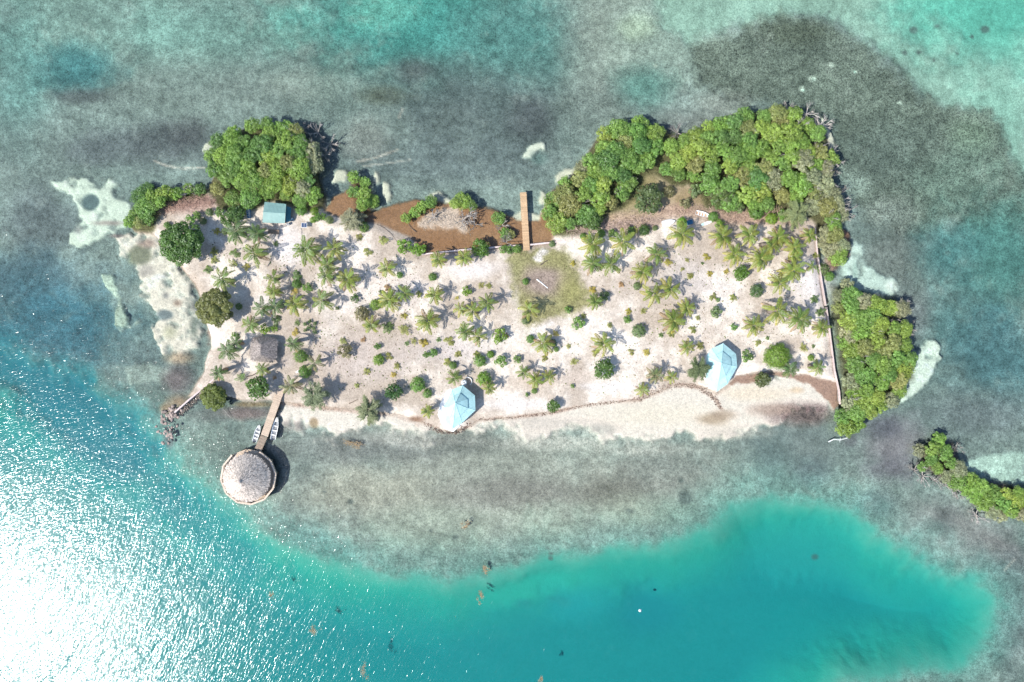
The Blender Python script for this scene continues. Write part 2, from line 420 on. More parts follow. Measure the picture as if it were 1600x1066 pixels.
# -- pale sand bars
SANDY = (208, 226, 208)
area([(80, 284), (98, 276), (130, 277), (152, 286), (176, 274), (186, 284), (180, 302), (200, 316), (204, 350), (180, 362), (122, 384), (106, 382), (104, 364), (124, 346), (118, 326), (104, 304), (84, 296)], SANDY, -0.4, 3, 9, 1, 0.25, 5)
ell(138, 315, 17, 15, (96, 116, 116), -0.8, 1.0, amp=0.25, hard=0.25)
BAR = [(176, 368), (228, 362), (248, 384), (268, 412), (288, 432), (302, 458), (312, 492), (314, 520), (306, 546), (284, 556), (252, 552), (240, 532), (234, 512), (250, 498), (236, 484), (214, 462), (226, 432), (206, 402), (188, 396)]
area(BAR, (228, 224, 208), -0.25, 3, 15, 1, 0.3, 6)
area([(154, 428), (170, 430), (186, 456), (192, 482), (202, 504), (192, 514), (176, 510), (174, 490), (178, 470), (164, 450)], (176, 196, 178), -0.5, 2, 4, 0.95)
area([(176, 512), (200, 508), (218, 498), (210, 506), (182, 520)], (188, 204, 188), -0.5, 3, 4, 0.8)
area([(190, 574), (230, 566), (272, 578), (262, 594), (200, 598)], (160, 176, 166), -0.5, 4, 6, 0.7)
ell(215, 398, 20, 16, (118, 124, 104), -0.5, 0.9, hard=0.4); ell(228, 380, 16, 8, (150, 128, 118), None, 0.7)
ell(258, 462, 6, 6, (130, 132, 130), None, 0.9); ell(276, 474, 9, 8, (150, 132, 118), None, 0.85); ell(258, 492, 18, 10, (116, 130, 132), -0.5, 0.95, hard=0.4)
ell(300, 478, 12, 10, (128, 128, 122), -0.4, 0.8); ell(302, 510, 8, 20, (124, 136, 126), -0.4, 0.85); ell(228, 424, 14, 10, (150, 146, 140), None, 0.7)
ell(266, 518, 14, 14, (186, 188, 158), None, 0.7)
ell(278, 560, 26, 12, (176, 152, 128), -0.2, 0.8); ell(276, 592, 26, 26, (116, 104, 106), -0.3, 0.85)
ell(168, 348, 30, 5, (150, 138, 132), None, 0.7); ell(180, 368, 16, 4, (140, 128, 124), None, 0.8); ell(120, 360, 8, 8, (150, 150, 150), None, 0.5)
area([(820, 244), (824, 232), (836, 223), (850, 220), (856, 236), (846, 233), (836, 238), (830, 246)], (214, 226, 208), -0.4, 1.5, 2, 1, 0.15)
ell(843, 246, 16, 12, (98, 122, 118), None, 0.8)
area([(1322, 388), (1340, 378), (1352, 382), (1350, 402), (1366, 426), (1384, 440), (1400, 437), (1404, 450), (1392, 466), (1370, 480), (1340, 470), (1322, 432), (1312, 408)], (196, 220, 208), -0.5, 4, 10, 1, 0.3, 5)
ell(1338, 425, 5, 22, (150, 178, 166), None, 0.7); ell(1395, 448, 12, 10, (226, 236, 224), None, 0.7)
area([(1452, 530), (1466, 528), (1475, 542), (1472, 562), (1456, 590), (1436, 610), (1412, 634), (1404, 632), (1424, 596), (1432, 564), (1440, 544)], (204, 222, 206), -0.5, 4, 8, 1, 0.35, 5)
area([(1500, 728), (1540, 712), (1620, 704), (1760, 700), (1760, 756), (1600, 758), (1550, 752), (1515, 740)], (176, 204, 190), -0.6, 4, 6, 0.9, 0.5)
for p in ([(310, 236), (318, 222), (330, 218), (332, 234), (320, 240)], [(598, 282), (608, 286), (612, 312), (604, 320), (596, 304)], [(582, 262), (592, 270), (590, 290), (582, 284)], [(662, 306), (686, 295), (702, 308), (712, 312), (708, 320), (680, 316)], [(780, 330), (800, 336), (818, 328), (842, 334), (862, 302), (868, 312), (850, 344), (818, 352), (790, 344)], [(846, 300), (852, 302), (850, 322), (844, 318)], [(880, 262), (900, 258), (904, 270), (870, 284), (866, 274)], [(522, 266), (540, 262), (540, 282), (520, 284)], [(1284, 176), (1300, 196), (1308, 230), (1296, 230), (1284, 200)]):
    area(p, (212, 216, 194), -0.3, 2, 3, 0.95, 0.2)
# propeller scars on the grass
for pts, w, o in (([(238, 250), (258, 258), (282, 262), (318, 260)], 1.5, 0.75), ([(556, 251), (585, 245), (620, 232)], 1.4, 0.7), ([(566, 258), (600, 254), (640, 248)], 1.2, 0.5), ([(1592, 875), (1575, 895)], 1.2, 0.6), ([(628, 168), (622, 182)], 1.5, 0.5)):
    d = line_d(GX, GY, pts) + n4 * 1.0
    blend((1 - sstep(w * 0.4, w * 1.8, d)) * o, (196, 192, 180))
# -- south beach and flats of bare sand
area([(436, 625), (520, 628), (640, 640), (740, 640), (900, 615), (1060, 590), (1180, 580), (1310, 600), (1308, 646), (1240, 640), (1205, 656), (1160, 672), (1120, 678), (1070, 690), (1000, 698), (950, 692), (900, 676), (840, 684), (780, 676), (740, 672), (690, 678), (640, 668), (590, 657), (548, 660), (520, 676), (480, 674), (440, 658)],
     (234, 227, 215), -0.14, 8.5, 26, 1, 0.25, 12)
ell(640, 686, 110, 14, (186, 186, 178), None, 0.5); ell(860, 692, 130, 16, (196, 197, 188), None, 0.55); ell(1010, 704, 90, 14, (198, 200, 190), None, 0.5); ell(1150, 676, 60, 12, (204, 200, 188), None, 0.5)
ell(1030, 650, 130, 26, (232, 226, 208), None, 0.7); ell(860, 662, 90, 12, (206, 202, 192), None, 0.7)
ell(930, 672, 40, 12, (176, 178, 170), None, 0.7); ell(1260, 648, 56, 20, (122, 106, 104), -0.2, 0.95, spk=0.7); ell(1210, 640, 40, 10, (170, 152, 138), None, 0.7)
ell(1110, 655, 26, 10, (176, 160, 136), None, 0.8); ell(1130, 648, 24, 8, (170, 154, 134), None, 0.7)
ell(1180, 615, 60, 14, (234, 218, 194), None, 0.6)
ell(490, 662, 9, 10, (158, 140, 108), None, 0.8, hard=0.4); ell(455, 668, 40, 10, (120, 118, 116), None, 0.6)
ell(1245, 610, 12, 5, (214, 190, 150), None, 0.5)
# bay left of the jetty
ell(380, 646, 50, 12, (138, 122, 120), -0.3, 0.9); ell(395, 632, 36, 5, (150, 128, 96), -0.12, 0.85); ell(320, 650, 40, 12, (112, 118, 116), -0.6, 0.7)
ell(280, 628, 22, 12, (158, 132, 108), -0.2, 0.8); ell(262, 640, 16, 10, (178, 152, 124), -0.1, 0.8); ell(258, 690, 12, 16, (96, 96, 102), None, 0.7)
# brown lagoon on the upper shore, brown pool at the right
LAGOON = [(504, 328), (520, 306), (548, 296), (580, 330), (600, 322), (616, 318), (646, 311), (700, 316), (748, 322), (782, 330), (814, 346), (842, 342), (862, 300), (884, 280), (880, 380), (820, 383), (738, 390), (672, 397), (660, 397), (648, 396), (634, 380), (604, 366), (580, 358), (556, 354), (528, 348)]
area(LAGOON, (152, 121, 90), -0.16, 2.5, 3, 1, 0.35)
ell(760, 372, 40, 14, (166, 136, 102), None, 0.5); ell(600, 335, 30, 10, (128, 100, 74), None, 0.5); ell(850, 365, 18, 14, (170, 140, 106), None, 0.5); ell(700, 380, 40, 12, (142, 108, 76), None, 0.5)
area([(658, 350), (674, 336), (694, 324), (714, 318), (726, 342), (738, 358), (730, 364), (716, 362), (698, 356), (680, 354)], (214, 200, 184), -0.05, 4, 14, 0.9, 0.5, 8)
# uneven growth of the grass beds
wd = np.clip(SPK * 1.6, 0, 1) * (Z < -0.2)
D *= (1.10 + wd * (0.13 * fbm(GX, GY, 40, 717, 5, 0.75) + 0.24 * fbm(GX, GY, 10, 727, 3, 0.75)))[..., None]
pale = np.clip(fbm(GX, GY, 26, 737, 4, 0.7) * 2.2 - 0.55, 0, 1) * wd * 0.28        # thin sand showing through
blend(pale, (196, 208, 196))
beds = sstep(-0.10, 0.16, fbm(GX, GY, 70, 747, 6, 0.72))
D *= (1 + wd * 0.09 * (beds - 0.5))[..., None]
st = fbm(GX * 0.35 + GY * 0.2, GY * 1.1 - GX * 0.3, 24, 757, 4, 0.6)          # faint drift lines
D *= (1 + wd * 0.10 * st)[..., None]
D += wd[..., None] * np.array([-2, 4, 1])
# -- dry land
LAND = [(204, 352), (222, 330), (250, 312), (300, 302), (326, 296), (336, 268), (330, 240), (352, 214), (400, 194), (450, 200), (494, 226), (496, 270), (508, 304), (506, 330), (530, 340), (560, 348), (592, 350), (622, 362), (644, 372), (656, 386), (660, 397), (690, 395), (738, 390), (790, 386), (818, 384), (862, 380), (868, 350), (874, 300), (906, 262), (934, 218), (966, 198), (1026, 196), (1052, 212), (1100, 202), (1136, 182), (1200, 172), (1262, 178), (1288, 206), (1300, 250), (1304, 300), (1308, 340), (1282, 352), (1276, 400), (1288, 470), (1296, 520), (1304, 580), (1310, 600), (1300, 598), (1250, 586), (1206, 580), (1176, 584), (1152, 590), (1136, 604), (1120, 616), (1104, 608), (1080, 601), (1050, 603), (1020, 616), (996, 626), (950, 628), (900, 636), (840, 648), (780, 654), (748, 656), (730, 668), (708, 676), (690, 672), (660, 660), (620, 648), (570, 643), (520, 638), (470, 632), (438, 630), (420, 626), (400, 628), (370, 624), (346, 620), (330, 612), (308, 620), (292, 620), (306, 600), (318, 580), (322, 560), (330, 540), (326, 520), (320, 496), (312, 466), (304, 444), (288, 424), (266, 400), (250, 378), (236, 364), (210, 362)]
lsd = poly_sd(GX, GY, LAND) + n2 * 2.0 + n4 * 1.2
lw = 1 - sstep(-1.5, 3.0, lsd)
lz = -0.08 + 0.62 * sstep(2, -14, lsd) + n1 * 0.05 + n2 * 0.03
sand = np.zeros_like(D); sand[:] = (252, 241, 226)
t = np.clip(0.50 + 2.4 * fbm(GX, GY, 75, 515, 6, 0.68), 0, 1)[..., None]
t2 = np.clip(fbm(GX, GY, 30, 525, 5, 0.7) * 2.4 - 0.35, 0, 1)[..., None] * 0.5
sand = sand * (1 - t2) + np.array([212, 204, 197]) * t2
for pth, pw in (([(470, 352), (452, 400), (446, 470), (444, 560), (438, 606)], 8), ([(446, 470), (540, 520), (690, 548), (830, 560), (960, 560), (1100, 520), (1260, 455)], 7), ([(822, 392), (786, 450), (780, 540), (760, 620)], 6), ([(470, 400), (590, 440), (720, 425), (790, 420)], 6), ([(930, 440), (1060, 440), (1190, 470), (1290, 540)], 7)):
    pd_ = line_d(GX, GY, pth) + n2 * 5 + n4 * 2; pwt = ((1 - sstep(pw * .3, pw * 1.6, pd_)) * np.clip(.6 + n1, 0, 1))[..., None] * .6   # trodden paths
    sand = sand * (1 - pwt) + np.array([228, 214, 200]) * pwt
sand = sand * t + np.array([204, 189, 172]) * (1 - t)
D = D * (1 - lw[..., None]) + sand * lw[..., None]; Z = Z * (1 - lw) + lz * lw; SPK = SPK * (1 - lw) + 0.3 * lw
# damp, brown rim of wrack along the shore
rim = np.exp(-((lsd - 1.0) / 2.6) ** 2) * np.clip(0.55 + 1.1 * fbm(GX, GY, 30, 616, 4), 0, 1)
blend(rim * 0.4, (190, 164, 144))
for pts, w in (([(438, 632), (470, 634), (520, 640), (570, 646), (620, 652), (650, 664), (690, 676)], 3.0), ([(740, 656), (790, 653), (850, 648), (900, 636), (960, 626), (1000, 624), (1030, 610), (1060, 602), (1092, 606), (1118, 624), (1128, 640)], 3.2), ([(250, 380), (276, 410), (296, 434), (308, 456)], 4), ([(318, 496), (326, 530), (322, 552)], 5)):
    d = line_d(GX, GY, pts) + n4 * 1.5 + n2 * 1.5
    blend((1 - sstep(w * 0.2, w * 1.5, d)) * np.clip(0.22 + 1.3 * n2, 0, 0.7), (184, 156, 138), None, 0.8)
# brown pool at the right corner
area([(1140, 601), (1150, 588), (1176, 583), (1208, 580), (1250, 586), (1312, 598), (1310, 632), (1305, 642), (1293, 627), (1262, 598), (1230, 588), (1206, 588), (1178, 597)], (186, 158, 140), -0.1, 1.5, 2, 1, 0.3)
# soils, worn paths, turf
ell(990, 300, 60, 50, (150, 140, 92), None, 0.8); ell(1090, 310, 90, 26, (172, 152, 116), None, 0.85); ell(960, 345, 90, 16, (188, 164, 140), None, 0.9, spk=0.8)
ell(1180, 340, 80, 14, (182, 152, 130), None, 0.85, spk=0.7); ell(1060, 330, 60, 14, (188, 160, 140), None, 0.8, spk=0.7)
ell(930, 330, 30, 24, (160, 138, 102), None, 0.8); ell(300, 318, 50, 18, (168, 134, 120), None, 0.9, spk=0.8); ell(270, 312, 30, 8, (150, 116, 104), None, 0.8)
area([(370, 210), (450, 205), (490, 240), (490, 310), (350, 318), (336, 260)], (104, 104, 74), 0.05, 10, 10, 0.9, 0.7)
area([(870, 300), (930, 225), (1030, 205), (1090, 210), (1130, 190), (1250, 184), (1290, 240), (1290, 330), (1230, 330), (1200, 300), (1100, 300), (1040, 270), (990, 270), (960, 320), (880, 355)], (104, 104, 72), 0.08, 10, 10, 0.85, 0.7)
area([(1294, 350), (1330, 360), (1330, 400), (1310, 420), (1290, 440), (1290, 400)], (150, 116, 94), -0.1, 4, 4, 0.9, 0.6)
area([(1302, 450), (1400, 466), (1420, 520), (1424, 590), (1360, 646), (1312, 676), (1316, 600), (1306, 520)], (100, 102, 74), -0.06, 8, 6, 0.9, 0.7)
area([(1440, 700), (1490, 690), (1510, 745), (1600, 765), (1680, 790), (1600, 812), (1530, 790), (1490, 760), (1440, 735)], (112, 96, 84), -0.1, 6, 6, 0.9, 0.7)
area([(545, 275), (578, 290), (585, 325), (556, 330)], (110, 92, 66), -0.05, 6, 5, 0.9, 0.6)
TURF = [(792, 402), (812, 392), (850, 388), (886, 384), (898, 406), (910, 440), (918, 470), (906, 486), (888, 490), (860, 500), (830, 518), (816, 512), (806, 490), (802, 460), (796, 430)]
area(TURF, (158, 154, 108), None, 8, 22, 0.92, 0.6, 8); ell(846, 442, 42, 28, (166, 148, 138), None, 0.9); ell(890, 455, 22, 26, (158, 156, 100), None, 0.6); ell(866, 408, 32, 12, (160, 156, 108), None, 0.6); ell(806, 420, 12, 28, (160, 158, 112), None, 0.5)
area([(826, 518), (862, 500), (868, 506), (834, 526)], (246, 238, 230), None, 3, 2, 0.9); area([(832, 404), (848, 388), (858, 392), (842, 410)], (244, 236, 228), None, 3, 2, 0.9)
ell(450, 385, 40, 40, (246, 238, 232), None, 0.8); ell(1270, 440, 40, 50, (250, 244, 240), None, 0.7); ell(420, 470, 24, 14, (246, 240, 234), None, 0.7)
ell(740, 420, 50, 16, (246, 238, 232), None, 0.7); ell(1060, 440, 80, 40, (228, 220, 214), None, 0.5); ell(700, 545, 80, 30, (214, 204, 198), None, 0.6)
ell(560, 560, 80, 40, (216, 202, 192), None, 0.6); ell(900, 590, 60, 14, (216, 200, 184), None, 0.7); ell(820, 600, 60, 14, (224, 206, 186), None, 0.6); ell(540, 440, 60, 50, (220, 208, 200), None, 0.5)
ell(640, 460, 60, 30, (216, 204, 198), None, 0.5); ell(955, 604, 60, 8, (246, 240, 234), None, 0.7); ell(800, 632, 80, 12, (246, 238, 230), None, 0.7); ell(1200, 575, 40, 8, (250, 244, 238), None, 0.7)
ell(448, 565, 14, 12, (205, 192, 182), None, 0.6); ell(430, 600, 20, 20, (240, 226, 214), None, 0.6)
area([(690, 668), (684, 646), (694, 616), (706, 606), (724, 640), (720, 664), (706, 674)], (250, 246, 242), None, 4, 3, 0.9)
ell(650, 655, 14, 5, (150, 118, 96), None, 0.8)
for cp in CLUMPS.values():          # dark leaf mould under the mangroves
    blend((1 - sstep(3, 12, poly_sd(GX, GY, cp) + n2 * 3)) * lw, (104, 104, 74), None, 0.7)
# display tones -> surface colours under this light and water
KABS = np.array([0.25, 0.042, 0.018])
zt = np.clip(-Z, 0, None)
Tw = np.exp(-zt[..., None] * KABS * 2.42) * (0.84 - 0.04 * sstep(0.02, 0.2, zt))[..., None]
ALB = np.clip(srgb(np.clip(D, 4, 254)) / (Tw * LGAIN), 0.012, 0.72)
far = sstep(400, 1600, np.maximum(np.abs(GX - CX) - 800, np.abs(GY - CY) - 540))
Z = Z * (1 - far) + -6.0 * far
ny, nx = GX.shape
V = np.stack([(GX - CX) * S, (CY - GY) * S, Z], -1).reshape(-1, 3)
idx = np.arange(nx * ny).reshape(ny, nx)
F = np.stack([idx[:-1, :-1], idx[1:, :-1], idx[1:, 1:], idx[:-1, 1:]], -1).reshape(-1, 4)

def ground_mat():
    m, nt, out = new_mat("ground_sand_and_seabed"); L = nt.links
    p = nd(nt, "ShaderNodeBsdfDiffuse"); L.new(p.outputs[0], out.inputs[0])
    a = nd(nt, "ShaderNodeAttribute", attribute_name="albedo"); k = nd(nt, "ShaderNodeAttribute", attribute_name="weed")
    co = nd(nt, "ShaderNodeTexCoord").outputs["Object"]
    f1 = noise(nt, co, 2.6, 1, 0.6); f2 = noise(nt, co, 0.9, 2, 0.6); f3 = noise(nt, co, 6.0, 0, 0.5)
    s = math_n(nt, 'ADD', math_n(nt, 'MULTIPLY', math_n(nt, 'SUBTRACT', f1, 0.5), 2.3), math_n(nt, 'MULTIPLY', math_n(nt, 'SUBTRACT', f2, 0.5), 1.5))
    s = math_n(nt, 'ADD', s, math_n(nt, 'MULTIPLY', math_n(nt, 'SUBTRACT', f3, 0.5), 1.6))
    s = math_n(nt, 'ADD', math_n(nt, 'MULTIPLY', s, k.outputs["Fac"]), 1.0)
    vo = nd(nt, "ShaderNodeTexVoronoi"); vo.inputs["Scale"].default_value = 0.85; L.new(co, vo.inputs["Vector"])
    fl = maprange(nt, vo.outputs["Distance"], 0.0, 0.12, 1.0, 0.0)       # pale flecks, also painting small glints of the shallow water into the bed
    sel = nd(nt, "ShaderNodeSeparateColor"); L.new(vo.outputs["Color"], sel.inputs[0])
    fl = math_n(nt, 'MULTIPLY', math_n(nt, 'MULTIPLY', fl, math_n(nt, 'GREATER_THAN', sel.outputs[0], 0.7)), k.outputs["Fac"])
    s = math_n(nt, 'ADD', s, math_n(nt, 'MULTIPLY', fl, 1.5))
    s = math_n(nt, 'MAXIMUM', s, 0.25)
    L.new(scale_col(nt, a.outputs["Color"], s), p.inputs[0])
    b = nd(nt, "ShaderNodeBump"); b.inputs["Distance"].default_value = 0.10; b.inputs["Strength"].default_value = 0.6
    L.new(f1, b.inputs["Height"]); L.new(b.outputs[0], p.inputs["Normal"])
    return m
gm = np_mesh("ground", V, F, ground_mat())
at = gm.attributes.new("albedo", 'FLOAT_COLOR', 'POINT')
at.data.foreach_set("color", np.concatenate([ALB.reshape(-1, 3), np.ones((nx * ny, 1))], 1).astype(np.float32).ravel())
at = gm.attributes.new("weed", 'FLOAT', 'POINT'); at.data.foreach_set("value", SPK.astype(np.float32).ravel())
gm.polygons.foreach_set("use_smooth", [True] * len(gm.polygons))
ground = link("ground", gm); ground['kind'] = 'structure'

def gz(x, y):
    """ground height at a world position"""
    px, py = x / S + CX, CY - y / S
    j = min(max(int(np.searchsorted(gx, px)) - 1, 0), nx - 2); i = min(max(int(np.searchsorted(gy, py)) - 1, 0), ny - 2)
    u = min(max((px - gx[j]) / (gx[j + 1] - gx[j]), 0), 1); v = min(max((py - gy[i]) / (gy[i + 1] - gy[i]), 0), 1)
    return float((Z[i, j] * (1 - u) + Z[i, j + 1] * u) * (1 - v) + (Z[i + 1, j] * (1 - u) + Z[i + 1, j + 1] * u) * v)

# ------------------------------------------------------------------ water
def water_mat():
    m, nt, out = new_mat("sea_water"); L = nt.links
    co = nd(nt, "ShaderNodeTexCoord").outputs["Object"]
    hs = []
    for rot, sx, sy, w, det in ((64, 0.7, 3.1, 0.8, 1), (20, 0.9, 3.3, 0.62, 1), (48, 0.15, 0.55, 1.1, 0)):
        mp = nd(nt, "ShaderNodeMapping", vector_type='TEXTURE'); mp.inputs["Rotation"].default_value = (0, 0, math.radians(rot)); mp.inputs["Scale"].default_value = (1 / sx, 1 / sy, 1)
        L.new(co, mp.inputs[0]); hs.append(math_n(nt, 'MULTIPLY', noise(nt, mp.outputs[0], 1.0, det, 0.5, 0.6), w))
    h = math_n(nt, 'ADD', math_n(nt, 'ADD', hs[0], hs[1]), hs[2])
    b = nd(nt, "ShaderNodeBump"); b.inputs["Strength"].default_value = 1.0; b.inputs["Distance"].default_value = 0.072
    L.new(h, b.inputs["Height"])
    fr = nd(nt, "ShaderNodeFresnel"); fr.inputs["IOR"].default_value = 1.42
    g = nd(nt, "ShaderNodeBsdfGlossy"); g.inputs["Roughness"].default_value = 0.15; L.new(b.outputs[0], g.inputs["Normal"])
    tr = nd(nt, "ShaderNodeBsdfTransparent")
    mx = nd(nt, "ShaderNodeMixShader"); L.new(fr.outputs[0], mx.inputs[0]); L.new(tr.outputs[0], mx.inputs[1]); L.new(g.outputs[0], mx.inputs[2])
    L.new(mx.outputs[0], out.inputs["Surface"])
    va = nd(nt, "ShaderNodeVolumeAbsorption"); va.inputs["Density"].default_value = KABS[0]
    va.inputs["Color"].default_value = (0, 1 - KABS[1] / KABS[0], 1 - KABS[2] / KABS[0], 1)
    L.new(va.outputs[0], out.inputs["Volume"]); return m
R = 2700.0
water = MB().prism([(-R, -R), (R, -R), (R, R), (-R, R)], -14.0, 0.0).build("sea_water", water_mat()); water['kind'] = 'structure'

# ------------------------------------------------------------------ labels by place: things register here, labels are written at the end
REG = []                                 # (object, class, adjective phrase, px, py)
def reg(o, cls, phrase, px, py, cat, group):
    o['category'] = cat; o['group'] = group; REG.append((o, cls, phrase, px, py)); return o

# ------------------------------------------------------------------ plant meshes
def leaf_quads(P, N, size, aspect, rng, tint):
    """diamond leaves at P facing N"""
    n = len(P); a = rng.normal(size=(n, 3)); a -= (a * N).sum(1)[:, None] * N
    a /= np.linalg.norm(a, axis=1)[:, None] + 1e-9; b = np.cross(N, a)
    s = size * rng.uniform(0.7, 1.3, n)[:, None]
    V = np.stack([P - a * s, P - b * s * aspect, P + a * s, P + b * s * aspect], 1).reshape(-1, 3)
    return V, np.arange(4 * n).reshape(n, 4), tint

def crown_arrays(seed, lobes, n, leaf, R=1.0, flat=0.62, lobe_r=0.34, spread=1.0, edge=0.85):
    rng = np.random.default_rng(seed)
    if lobes == 1:
        c = np.zeros((1, 3)); lr = np.array([R]); lt = np.ones(1)
    else:
        u = rng.random(lobes * 6); ang = rng.uniform(0, 2 * math.pi, lobes * 6); rr = np.sqrt(u) * edge * R
        pts = []
        for x, y in zip(rr * np.cos(ang), rr * np.sin(ang)):          # spaced lobes on an uneven dome
            if all((x - q[0]) ** 2 + (y - q[1]) ** 2 > (lobe_r * R * 0.82) ** 2 for q in pts): pts.append((x, y))
            if len(pts) >= lobes: break
        q = np.array(pts); k = np.sqrt(np.clip(1 - (q ** 2).sum(1) / (R * R), 0, 1))
        c = np.column_stack([q, (k * flat + rng.uniform(-0.14, 0.1, len(q))) * R])
        lr = lobe_r * R * rng.uniform(0.75, 1.3, len(q)); lt = rng.uniform(0.8, 1.22, len(q))
    li = rng.integers(0, len(c), n)
    d = rng.normal(size=(n, 3)); d[:, 2] = np.abs(d[:, 2]) * 1.1 - 0.35; d /= np.linalg.norm(d, axis=1)[:, None]
    rad = lr[li] * (0.62 + 0.42 * rng.random(n)) * (1 + 0.16 * np.sin(d[:, 0] * 9 + li) * np.cos(d[:, 1] * 8 + li * 2))
    P = c[li] + d * rad[:, None] * np.array([1, 1, 0.85 if lobes > 1 else flat * 1.35])
    N = d + np.array([-.12, -.06, .38]) + rng.normal(size=(n, 3)) * 0.36; N /= np.linalg.norm(N, axis=1)[:, None]
    return leaf_quads(P, N, leaf, 0.55, rng, lt[li] * rng.uniform(0.72, 1.28, n))

def crown_mesh(name, *a, mat='leaf', **k):
    V, F, t = crown_arrays(*a, **k); return np_mesh(name, V, F, M[mat], t)

MANG = [crown_mesh("mangrove_crown", 900 + i, 24 + (i * 5) % 9, 2500, 0.066, lobe_r=(0.22, 0.27, 0.24, 0.3)[i % 4], flat=(.62, .5, .7, .58)[i % 4]) for i in range(8)]
BIGT = [crown_mesh("tree_crown", 940 + i, 54, 12000, 0.046, lobe_r=0.2, flat=0.72) for i in range(3)]
LEAFY = [crown_mesh("leafy_crown", 950 + i, 20, 1300, 0.1, lobe_r=0.3, flat=0.75) for i in range(3)]
BUSH = [crown_mesh("bush_crown", 960 + i, 1, 900, 0.105, flat=0.72) for i in range(4)]
BIGBUSH = crown_mesh("bush_crown", 967, 1, 5200, 0.045, flat=0.72)
SHRUB = [crown_mesh("shrub_crown", 970 + i, 8, 420, 0.15, lobe_r=0.42, flat=0.6) for i in range(4)]

def trunk_mesh(seed, roots=0, h=1.0, r=0.07, limbs=5):
    rng = random.Random(seed); b = MB()
    top = (rng.uniform(-.08, .08), rng.uniform(-.08, .08), h * 0.62)
    b.tube([(0, 0, -0.12), (top[0] * .4, top[1] * .6, h * .3), top], [r * 1.25, r, r * .75], 6)
    for i in range(limbs):
        a = i * 2 * math.pi / limbs + rng.uniform(-.4, .4); e = rng.uniform(.3, .55)
        b.tube([top, (top[0] + math.cos(a) * e * .5, top[1] + math.sin(a) * e * .5, h * .78), (math.cos(a) * e, math.sin(a) * e, h * .95)], [r * .6, r * .4, r * .15], 5)
    for i in range(roots):
        a = i * 2 * math.pi / max(roots, 1) + rng.uniform(-.3, .3); e = rng.uniform(.3, .5)
        b.tube([(0, 0, h * .3), (math.cos(a) * e * .7, math.sin(a) * e * .7, h * .18), (math.cos(a) * e, math.sin(a) * e, -.15)], [r * .4, r * .35, r * .3], 4)
    return b.mesh("trunk", M['bark'], True)
TRUNK = [trunk_mesh(1), trunk_mesh(2)]; MTRUNK = [trunk_mesh(3, 7, r=0.055), trunk_mesh(4, 8, r=0.055), trunk_mesh(5, 6, r=0.055)]

def jitter_col(c, v=0.12):
    k = 1 + rnd.uniform(-v, v)
    return (c[0] * k * (1 + rnd.uniform(-v, v) * .6), c[1] * k, c[2] * k, 1)

def plant(name, px, py, r_px, crown, trunk, h, col, cls, phrase, cat, group, flatten=1.0, crown_name='crown', low=0.0):
    """a tree or bush: crown centre seen at the pixel, base straight below it"""
    R_ = r_px * S; zc = h * 0.75
    x, y, _ = W(px, py, zc); z0 = gz(x, y)
    o = link(name, None, None, (x, y, z0), (0, 0, rnd.uniform(0, 6.28)))
    t = link('trunk', trunk, o, None, None, (R_ * 0.8, R_ * 0.8, h * 0.8))
    zb = max(h - R_ * 0.62 * flatten * 1.05, R_ * low)
    c = link(crown_name, crown, o, (0, 0, zb), (0, 0, rnd.uniform(0, 6.28)), (R_ * rnd.uniform(.93, 1.07), R_ * rnd.uniform(.93, 1.07), R_ * flatten))
    c.color = col; t.color = (1, 1, 1, 1)
    reg(o, cls, phrase, px, py, cat, group); return o

# ------------------------------------------------------------------ mangroves, one tree at a time
MTONE = [((.245, .385, .078), 'bright green'), ((.205, .345, .078), 'mid-green'), ((.305, .405, .080), 'yellow-green'), ((.155, .285, .075), 'dark green'), ((.310, .330, .110), 'olive'), ((.34, .36, .20), 'pale grey-green')]
CNAME = {'hut': 'clump behind the green-roofed hut', 'west': 'low clump at the far left point', 'point': 'clump beside the brown lagoon', 'dock': 'clump right of the upper dock',
         'north': 'big clump at the upper right', 'strip': 'strip outside the right sea wall', 'east': 'clump outside the lower right wall', 'islet': 'islet at the right edge'}
CLW = {'hut': (.45, .3, .1, .1, .05), 'west': (.45, .25, .1, .15, .05), 'point': (.5, .3, .1, .1, 0), 'dock': (.3, .25, .15, .15, .15), 'north': (.35, .25, .2, .08, .12), 'strip': (.3, .3, .2, 0, .2), 'east': (.4, .2, .25, .05, .1), 'islet': (.45, .2, .3, 0, .05)}
MTREES = []
for key, poly in CLUMPS.items():
    P = np.array(poly, float); x0, y0 = P.min(0); x1, y1 = P.max(0)
    sp = {'hut': 17, 'north': 17.5, 'east': 17, 'dock': 17}.get(key, 14.5)
    pts = []
    r_ = random.Random(sum(map(ord, key)) + 3)
    for _ in range(6000):
        x, y = r_.uniform(x0, x1), r_.uniform(y0, y1)
        if x > 1655 or all((x - a) ** 2 + (y - b) ** 2 > sp * sp for a, b in pts) is False: continue
        if inside(poly, x, y) > -sp * 0.36: continue
        pts.append((x, y))
    for x, y in pts:
        e = -inside(poly, x, y)
        r = r_.uniform(0.68, 1.12) * sp * (1.0 if e > sp * .6 else 0.85)
        tone = r_.choices(range(5), CLW[key])[0]
        if (key in ('north', 'strip') and x > 1262 and r_.random() < .55) or (key == 'hut' and (x > 478 or y < 205) and r_.random() < .4) or (key in ('east', 'islet') and e < 14 and r_.random() < .25) or r_.random() < .04: tone = 5
        h = (2.4 + min(e, 40) * 0.05 + r_.uniform(-.3, .6)) * (0.8 if sp < 15 else 1.0)
        o = plant('mangrove_tree', x, y, r, MANG[r_.randrange(8)], MTRUNK[r_.randrange(3)], h, jitter_col(MTONE[tone][0]), 'm' + key, MTONE[tone][1], 'mangrove', 'mangroves in the ' + CNAME[key], 1.0)
        MTREES.append((o, key, tone, x, y))
